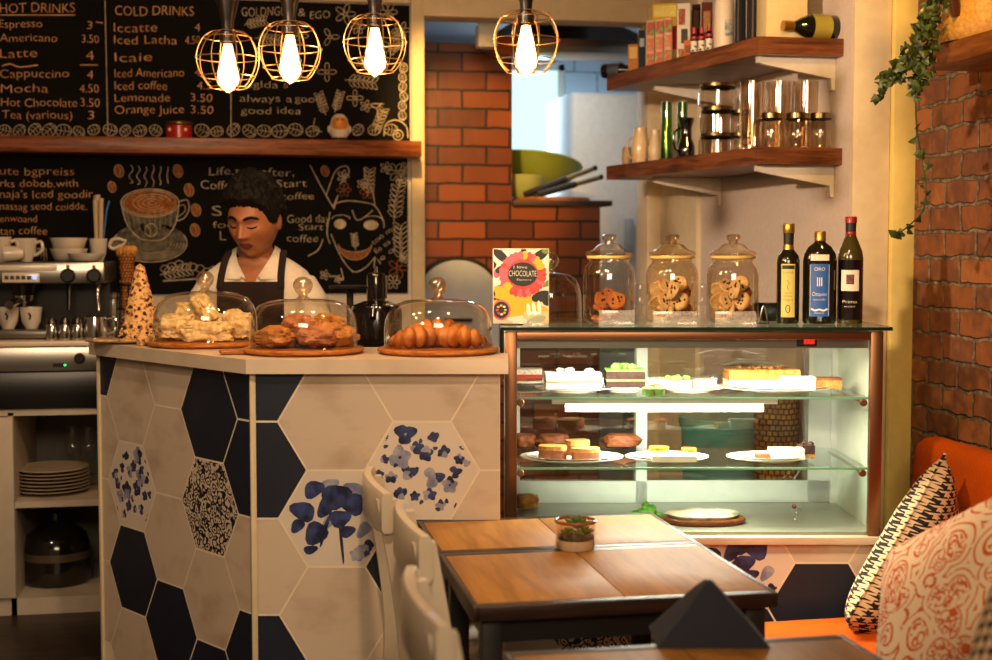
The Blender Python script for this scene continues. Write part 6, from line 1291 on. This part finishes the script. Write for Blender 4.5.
# ------------------------------------------------------------------ tables
m_ttop = wood('oak_table_top', '#8a5c22', '#a87634', 'Y', 7, .55, .04); m_tfr = wood('dark_table_frame', '#1a100a', '#35211a', 'X', 12, .4); m_leg = mat('black_table_leg', '#0d0b0b', .45)
TX0, TX1, TZT = .462, 1.122, .74
def table(y0, y1, lab):
    t = thing('cafe_table', lab, 'table', ((TX0 + TX1) / 2, (y0 + y1) / 2, 0), 0, 'oak topped cafe tables'); w = (TX1 - TX0) / 2; d = (y1 - y0) / 2
    mb = MB(); b_ = .03; c_ = .012
    for sx in (-1, 1): mb.b2((sx * w, -d, TZT - .032), (sx * (w - c_), d, TZT - .0004), .002)
    for sy in (-1, 1): mb.b2((-w + c_, sy * d, TZT - .032), (w - c_, sy * (d - b_), TZT - .0004), .002)
    mb.build('frame', m_tfr, t)
    for k in range(2):
        mb = MB(); mb.b2((-w + c_ + .001 + k * (w - c_), -d + b_ + .001, TZT - .028), (-.001 + k * (w - c_), d - b_ - .001, TZT), .0015); mb.build('top_panel', m_ttop, t)
    mb = MB(); mb.b2((-w + .03, -d + .03, TZT - .085), (w - .03, d - .03, TZT - .033)); mb.build('apron', m_leg, t)
    for sx in (-1, 1):
        for sy in (-1, 1): mb = MB(); mb.b2((sx * (w - .02), sy * (d - .02), 0), (sx * (w - .065), sy * (d - .065), TZT - .034), .003); mb.build('leg', m_leg, t)
    return t
table(2.745, 3.255, 'middle oak topped table carrying the succulent'); table(3.258, 3.665, 'far oak topped table pushed up to the glass case'); table(1.85, 2.425, 'nearest oak topped table with the dark folded napkin')
q = atZ(575, 548, TZT); t = thing('succulent_pot', 'small succulent in a white and glass pot on the middle table', 'plant', (q.x, q.y - .005, TZT + .0005))
s = proj(q)[2] / F; r = 20 * s
mb = MB(); mb.lathe([(0, 0), (r * .9, 0), (r * .96, .006), (r * .96, .024), (0, .024)], 32); mb.build('white_base', m_porc, t)
mb = MB(); mb.lathe([(r * .97, .0), (r, .01), (r, .066), (r * .96, .066)], 32); mb.build('glass_wall', m_sg, t); mb = MB(); mb.tube([(x, y, .068) for x, y in ell(0, 0, r * 1.0, r * 1.0, 32)], .0042, 8, True); mb.build('rim', mat('amber_rim', '#8a5326', .2, coat=.5), t)
mb = MB(); mb.lathe([(0, .0245), (r * .92, .0245), (r * .9, .032), (0, .034)], 24); mb.build('soil', mat('dark_soil', '#1c120c', .95, bump=.6, scale=90), t)
mb = MB(); R9 = random.Random(3)
for cx, cy, sc, ht in ((.004, .006, 1.45, .052), (-.02, -.014, 1.0, .036), (.019, -.015, 1.0, .038), (-.002, -.022, .8, .034)):
    for k in range(14):
        a = k * 2.4; el_ = .35 + k * .075; L = .024 * sc * (1.1 - k * .02); d = Vector((cos(a) * cos(el_), sin(a) * cos(el_), sin(el_))); b0 = Vector((cx, cy, ht)); mb.tube([b0, b0 + d * L * .5, b0 + d * L], [.0035 * sc, .005 * sc, .0008], 7)
mb.build('succulent', mat('succulent_green', '#3d5a2c', .5, c2='#6a7a3c', scale=60), t)
q = atZ(717, 645, TZT); t = MB(); w, h, d = .104, .108, .075
t.raw([(-w, -d, 0), (w, -d, 0), (w, d, 0), (-w, d, 0), (-.006, -.012, h), (.006, -.012, h), (.006, .012, h), (-.006, .012, h)], [[0, 3, 2, 1], [4, 5, 6, 7], [0, 1, 5, 4], [1, 2, 6, 5], [2, 3, 7, 6], [3, 0, 4, 7]])
bm = bmesh.new(); V = [bm.verts.new(v) for v in t.v]; [bm.faces.new([V[i] for i in f]) for f in t.f]; bmesh.ops.subdivide_edges(bm, edges=bm.edges[:], cuts=6, use_grid_fill=True)
for v in bm.verts:
    if v.co.z > .002: v.co += Vector((0, 1, 0)) * (.012 * (1 - abs(v.co.x) / w) * (-1 if v.co.y < 0 else 1) * sin(pi * v.co.z / h)) + Vector((.002 * noise.noise(v.co * 40), 0, 0))
mb = MB(); mb.frombm(bm); tag(mb.build('napkin', mat('navy_napkin', '#1b1e2c', .9, bump=.08, scale=300), None, (q.x, q.y + .05, TZT + .0005), -PSI, smooth=50), 'dark navy napkin folded into a pyramid on the nearest table', 'napkin')
# ------------------------------------------------------------------ chairs
m_chair = mat('white_painted_wood', '#cdbfa8', .4, scale=12, coat=.2)
def chair(x, y, lab, rz=0):
    t = thing('cafe_chair', lab, 'chair', (x, y, 0), rz, 'white wooden cafe chairs')
    mb = MB(); mb.prism([(.03, -.19), (.40, -.205), (.415, -.19), (.415, .19), (.40, .205), (.03, .19)], .435, .46); mb.build('seat', m_chair, t, smooth=30)
    for s_ in (-1, 1):
        mb = MB(); pts = [(-.045, s_ * .19, 0), (.0, s_ * .185, .25), (.02, s_ * .183, .45), (.0, s_ * .18, .66), (-.035, s_ * .176, .87)]
        P_ = smooth_pts(pts, 5); mb.loft([[Vector((p.x - .024, p.y - .016, p.z)), Vector((p.x + .024, p.y - .016, p.z)), Vector((p.x + .024, p.y + .016, p.z)), Vector((p.x - .024, p.y + .016, p.z))] for p in P_]); mb.build('leg', m_chair, t, smooth=35)
        mb = MB(); mb.loft([[Vector((.385 + a * .016, s_ * .175 + b * .016, z)) for a, b in ((-1, -1), (1, -1), (1, 1), (-1, 1))] for z in (0, .435)]); mb.build('leg', m_chair, t)
        mb = MB(); mb.b2((.02, s_ * .178 - .01, .2), (.38, s_ * .178 + .01, .23)); mb.build('stretcher', m_chair, t)
    def rail(z0, z1, th, bow):
        mb = MB(); rings = []
        n = 18
        for i in range(n + 1):
            v = -1 + 2 * i / n; yy = v * .212; xo = -.035 - bow * (1 - v * v) - (.0); q = 1 if abs(v) < .9 else .8
            cz_ = (z0 + z1) / 2; hz = (z1 - z0) / 2 * (1 - .12 * v * v); w = th / 2
            rings.append([Vector((xo + a * w, yy, cz_ + b * hz)) for a, b in ((-1, -.8), (-.6, -1), (.6, -1), (1, -.8), (1, .8), (.6, 1), (-.6, 1), (-1, .8))])
        mb.loft(rings); return mb
    rail(.785, .895, .028, .024).build('top_rail', m_chair, t, smooth=50)
    return t
chair(.375, 3.47, 'farthest white cafe chair, at the far table beside the tiled counter', .0); chair(.40, 2.965, 'middle white cafe chair at the succulent table'); chair(.34, 2.29, 'nearest white cafe chair at the bottom of the view')

# ------------------------------------------------------------------ bench and cushions
m_or = mat('orange_fabric', '#c8580e', .85, bump=.08, scale=200, c2='#b84a0a', spec=.1)
SZT = .43
def yb(x):           # y just in front of the case base at room x
    D_ = 3.905; lat = (x - D_ * sin(PSI)) / cos(PSI); return D_ * cos(PSI) - lat * sin(PSI)
bt = thing('banquette', 'orange upholstered wall bench along the brick wall', 'bench', (1.38, .9, 0))
def bl(p): return [(a - 1.38, b - .9) for a, b in p]
mb = MB(); mb.prism(bl([(1.2, .9), (2.16, .9), (2.16, yb(2.16) if False else 3.55), (1.83, yb(1.83) - .003), (1.2, 3.62)]), .31, SZT); so = mb.build('seat', m_or, bt)
md = so.modifiers.new('b', 'BEVEL'); md.width = .02; md.segments = 3
mb = MB(); mb.prism(bl([(1.26, .95), (2.16, .95), (2.16, 3.5), (1.83, yb(1.83) - .02), (1.26, 3.6)]), 0, .309); mb.build('base', m_blackm, bt)
mb = MB(); ys = [.9 + 3.1 * i / 20 for i in range(21)] + [4.02, 4.04, 4.06, 4.072, 4.079]; rings = []
for y in ys:
    e = sqrt(max(0, 1 - (1 - min(1, (4.08 - y) / .07)) ** 2)); zt = .88 - .07 * (1 - e); x0 = 2.10 + .04 * (1 - e)
    sec = [(2.188, .40), (x0 + .03, .40), (x0, .43), (x0 - .012, .6), (x0, zt - .05), (x0 + .008, zt - .02), (x0 + .03, zt - .004), (x0 + .06, zt), (2.17, zt), (2.188, zt - .015)]
    rings.append([Vector((a - 1.38, y - .9, b)) for a, b in sec])
mb.loft(rings); mb.build('backrest', m_or, bt, smooth=60)
mb = MB(); mb.b2((2.19 - 1.38, 0, .0), (2.279 - 1.38, 3.16, .84)); mb.build('back_frame', m_blackm, bt)
def mat_houndstooth(name, cells):
    k = NT(name); c = k.coord((cells, cells, cells)); sp = k.n('ShaderNodeSeparateXYZ'); k.put(sp.inputs[0], c); u, v = sp.outputs[0], sp.outputs[1]
    a = k.math('MODULO', k.math('FLOOR', k.math('ADD', u, 100.0)), 2.0); b = k.math('MODULO', k.math('FLOOR', k.math('ADD', v, 100.0)), 2.0)
    same = k.math('COMPARE', a, b, .1); st = k.math('LESS_THAN', k.math('FRACT', k.math('ADD', k.math('ADD', u, v), 200.0)), .5)
    f = k.math('ADD', k.math('MULTIPLY', same, a), k.math('MULTIPLY', k.math('SUBTRACT', 1.0, same), st))
    nz = k.n('ShaderNodeTexNoise', i_Vector=c, i_Scale=3.0); k.put(k.b.inputs['Base Color'], k.mix(f, srgb('#15120f'), srgb('#d0b48c'))); k.b.inputs['Roughness'].default_value = .9; k.bump(nz.outputs[0], .15); return k.m
def mat_damask(name):
    k = NT(name); v = k.coord((1, 1, 1)); n1 = k.n('ShaderNodeTexNoise', i_Vector=v, i_Scale=7.0, i_Detail=1.0)
    ad = k.n('ShaderNodeVectorMath', operation='MULTIPLY_ADD'); k.put(ad.inputs[0], n1.outputs[1]); ad.inputs[1].default_value = (.07, .07, .07); k.put(ad.inputs[2], v)
    vo = k.n('ShaderNodeTexVoronoi', i_Vector=ad.outputs[0], i_Scale=13.0); dd = vo.outputs['Distance']; vo2 = k.n('ShaderNodeTexVoronoi', i_Vector=ad.outputs[0], i_Scale=38.0); s1 = k.math('SINE', k.math('MULTIPLY', dd, 30.0)); s2 = k.math('SINE', k.math('MULTIPLY', vo2.outputs['Distance'], 18.0))
    core = k.math('MULTIPLY', k.math('LESS_THAN', dd, .42), k.math('GREATER_THAN', s2, .25)); f = k.math('MAXIMUM', core, k.math('GREATER_THAN', s1, .7)); n3 = k.n('ShaderNodeTexNoise', i_Vector=v, i_Scale=60.0); f = k.math('MULTIPLY', f, k.math('GREATER_THAN', n3.outputs[0], .4))
    k.put(k.b.inputs['Base Color'], k.mix(f, srgb('#e8d2b2'), srgb('#c9581a'))); k.b.inputs['Roughness'].default_value = .85; return k.m
def cushion(name, lab, C, ex, ey, half, thick, m, pm, hy=None):
    hy = hy or half
    ex = ex.normalized(); ey = (ey - ex * ey.dot(ex)).normalized(); ez = ex.cross(ey)
    if ez.dot(Vector((0, 0, EYE)) - C) < 0: ex = -ex; ez = -ez
    M = Matrix((ex, ey, ez)).transposed().to_4x4(); t = thing(name, lab, 'cushion', C); t.rotation_euler = M.to_euler(); n = 26
    mb = MB()
    for sg in (1, -1):
        vs = []
        for i in range(n + 1):
            for j in range(n + 1):
                u = -1 + 2 * i / n; v = -1 + 2 * j / n; b = max(0, (1 - u ** 4) * (1 - v ** 4)) ** .55; pin = 1 - .07 * (1 - v * v) * u * u; pin2 = 1 - .07 * (1 - u * u) * v * v
                vs.append((u * half * pin, v * hy * pin2, sg * (thick / 2 * b + .004 * b * noise.noise(Vector((u * 2.5, v * 2.5, sg))))))
        mb.raw(vs, [[i * (n + 1) + j, (i + 1) * (n + 1) + j, (i + 1) * (n + 1) + j + 1, i * (n + 1) + j + 1] for i in range(n) for j in range(n)])
    mb.build('cover', m, t, smooth=80)
    edge = [(-1 + 2 * k / n, -1) for k in range(n)] + [(1, -1 + 2 * k / n) for k in range(n)] + [(1 - 2 * k / n, 1) for k in range(n)] + [(-1, 1 - 2 * k / n) for k in range(n)]
    mb = MB(); mb.tube([(u * half * (1 - .07 * (1 - v * v) * u * u), v * hy * (1 - .07 * (1 - u * u) * v * v), 0) for u, v in edge], .0045, 6, True); mb.build('piping', pm, t)
    return t
Z = Vector((0, 0, 1)); m_ht = mat_houndstooth('houndstooth', 74); m_dm = mat_damask('damask')
m_pip = mat('black_piping', '#1a1613', .9); m_pipc = mat('cream_piping', '#cdb18e', .9)
def lv(a, d, z): return RGT * a + FWD * d + Z * z
def cus(lab, A, ex, ey, half, thick, m, pm, hy=None):       # A: the far upper corner, ex and ey run along the two sides from it
    ex = ex.normalized(); ey = (ey - ex * ey.dot(ex)).normalized(); hy = hy or half; cushion('cushion', lab, A + ex * half + ey * hy, ex, ey, half, thick, m, pm, hy)
cus('black and cream houndstooth cushion standing beside the glass case', atD(945, 454, 3.93), lv(-.36, -.30, -.42), lv(.19, .37, -.5), .305, .15, m_ht, m_ht, .15)
cus('cream cushion with an orange scroll print in front of the houndstooth cushion', atD(890, 554, 3.1), lv(.30, -.40, .30), lv(-.14, -.375, -.36), .225, .16, m_dm, m_pipc)
cus('striped houndstooth cushion cut off at the bottom right corner', atD(1001, 562, 2.3), lv(.2, -.4, .1), lv(-.22, -.05, -.35), .23, .13, mat_houndstooth('houndstooth_fine', 84), m_pip)

# ------------------------------------------------------------------ wall shelf with pitcher, ivy
t = thing('bracket_shelf', 'wooden shelf on the brick wall under the big pitcher', 'shelf', (2.03, 3.2, 2.012))
mb = MB(); mb.b2((0, 0, 0), (.249, .70, .062), .004); mb.build('plank', wood('walnut_plank', '#6a3a18', '#9a5e2c', 'Y', 14, .45), t)
q = atX(984, 40, 2.145); py_ = q.y; t = thing('pitcher', 'big pale yellow ceramic pitcher with a brown strap on the brick wall shelf', 'pitcher', (2.145, py_, 2.0745), radians(200))
m_cer = mat('cane_yellow_ceramic', '#c99b48', .45, c2='#b3823a', scale=90, bump=.25)
mb = MB(); mb.lathe([(0, 0), (.125, 0), (.133, .012), (.133, .06), (.127, .068), (.125, .075), (.105, .17), (.08, .26), (.074, .30), (.082, .33), (.077, .33), (.068, .30), (0, .29)], 40); mb.build('body', m_cer, t)
mb = MB(); mb.tube(smooth_pts([(.074, 0, .26), (.13, .0, .25), (.15, .0, .17), (.128, .0, .065)]), .014, 8, sq=(.6, 1.4)); mb.build('handle', mat('brown_strap', '#4a1f0c', .5), t)
t.rotation_euler.z = radians(205)
t = thing('ivy', 'trailing green ivy hanging down beside the brick wall shelf', 'plant', (0, 0, 0)); m_leaf = mat('ivy_leaf', '#22300e', .5, c2='#42531a', scale=30, coat=.2); m_stem = mat('ivy_stem', '#3a3a18', .7)
iv_D = 4.0
vines = [[(935, -60), (936, -10), (928, 18), (922, 45), (921, 75), (916, 98), (917, 130), (922, 160), (926, 185), (923, 210), (906, 228), (896, 234)], [(934, -55), (930, 5), (915, 40), (905, 62), (897, 72), (884, 80), (879, 96)], [(940, -60), (940, -5), (933, 30), (928, 55), (919, 82)]]
Rv = random.Random(12); leaves = MB()
def leaf(mb, p, n, d, s):
    d = d.normalized(); n = (n - d * n.dot(d)).normalized(); b = d.cross(n); out = [(0, 0), (.35, -.1), (.55, .12), (.38, .38), (.3, .62), (0, 1.05), (-.3, .62), (-.38, .38), (-.55, .12), (-.35, -.1)]
    c = p + d * s * .35 + n * s * .08; vs = [c] + [p + b * x * s + d * y * s - n * abs(x) * s * .15 for x, y in out]; mb.raw(vs, [[0, i + 1, (i + 1) % 10 + 1] for i in range(10)])
for vi, V in enumerate(vines):
    P_ = smooth_pts([atD(u, v, iv_D + .015 * sin(i * 2.1 + vi)) for i, (u, v) in enumerate(V)], 6); mb = MB(); mb.tube(P_, .0022, 6); mb.build('vine', m_stem, t)
    for i, p in enumerate(P_):
        v_ = 250 - (p.z - EYE) / iv_D * F
        dens = 4 if v_ < 90 else (1 if i % 2 == 0 else 0)
        if vi == 0 and 100 < v_ < 128: dens = 0
        for _ in range(dens + (1 if vi == 1 else 0)):
            d = Vector((Rv.uniform(-1, 1), Rv.uniform(-.6, .6), Rv.uniform(-1, .5))); off_ = Vector((Rv.uniform(-1, 1), Rv.uniform(-1, 1), Rv.uniform(-1, 1))) * (.02 if v_ < 90 else .008)
            leaf(leaves, p + off_, -FWD + Vector((Rv.uniform(-.7, .7), Rv.uniform(-.3, .3), Rv.uniform(-.2, .7))), d, Rv.uniform(.015, .03))
leaves.build('foliage', m_leaf, t, smooth=0, fix=False)
q = atD(936, -62, iv_D); mb = MB(); mb.lathe([(0, -.02), (.06, -.02), (.09, .1), (.1, .12), (.09, .12), (0, .09)], 28, Matrix.Translation(q)); mb.build('pot', m_black, t)
mb = MB(); mb.tube([q + Vector((0, 0, .1)), Vector((q.x, q.y, 2.95))], .004, 6); mb.build('cord', m_stem, t)
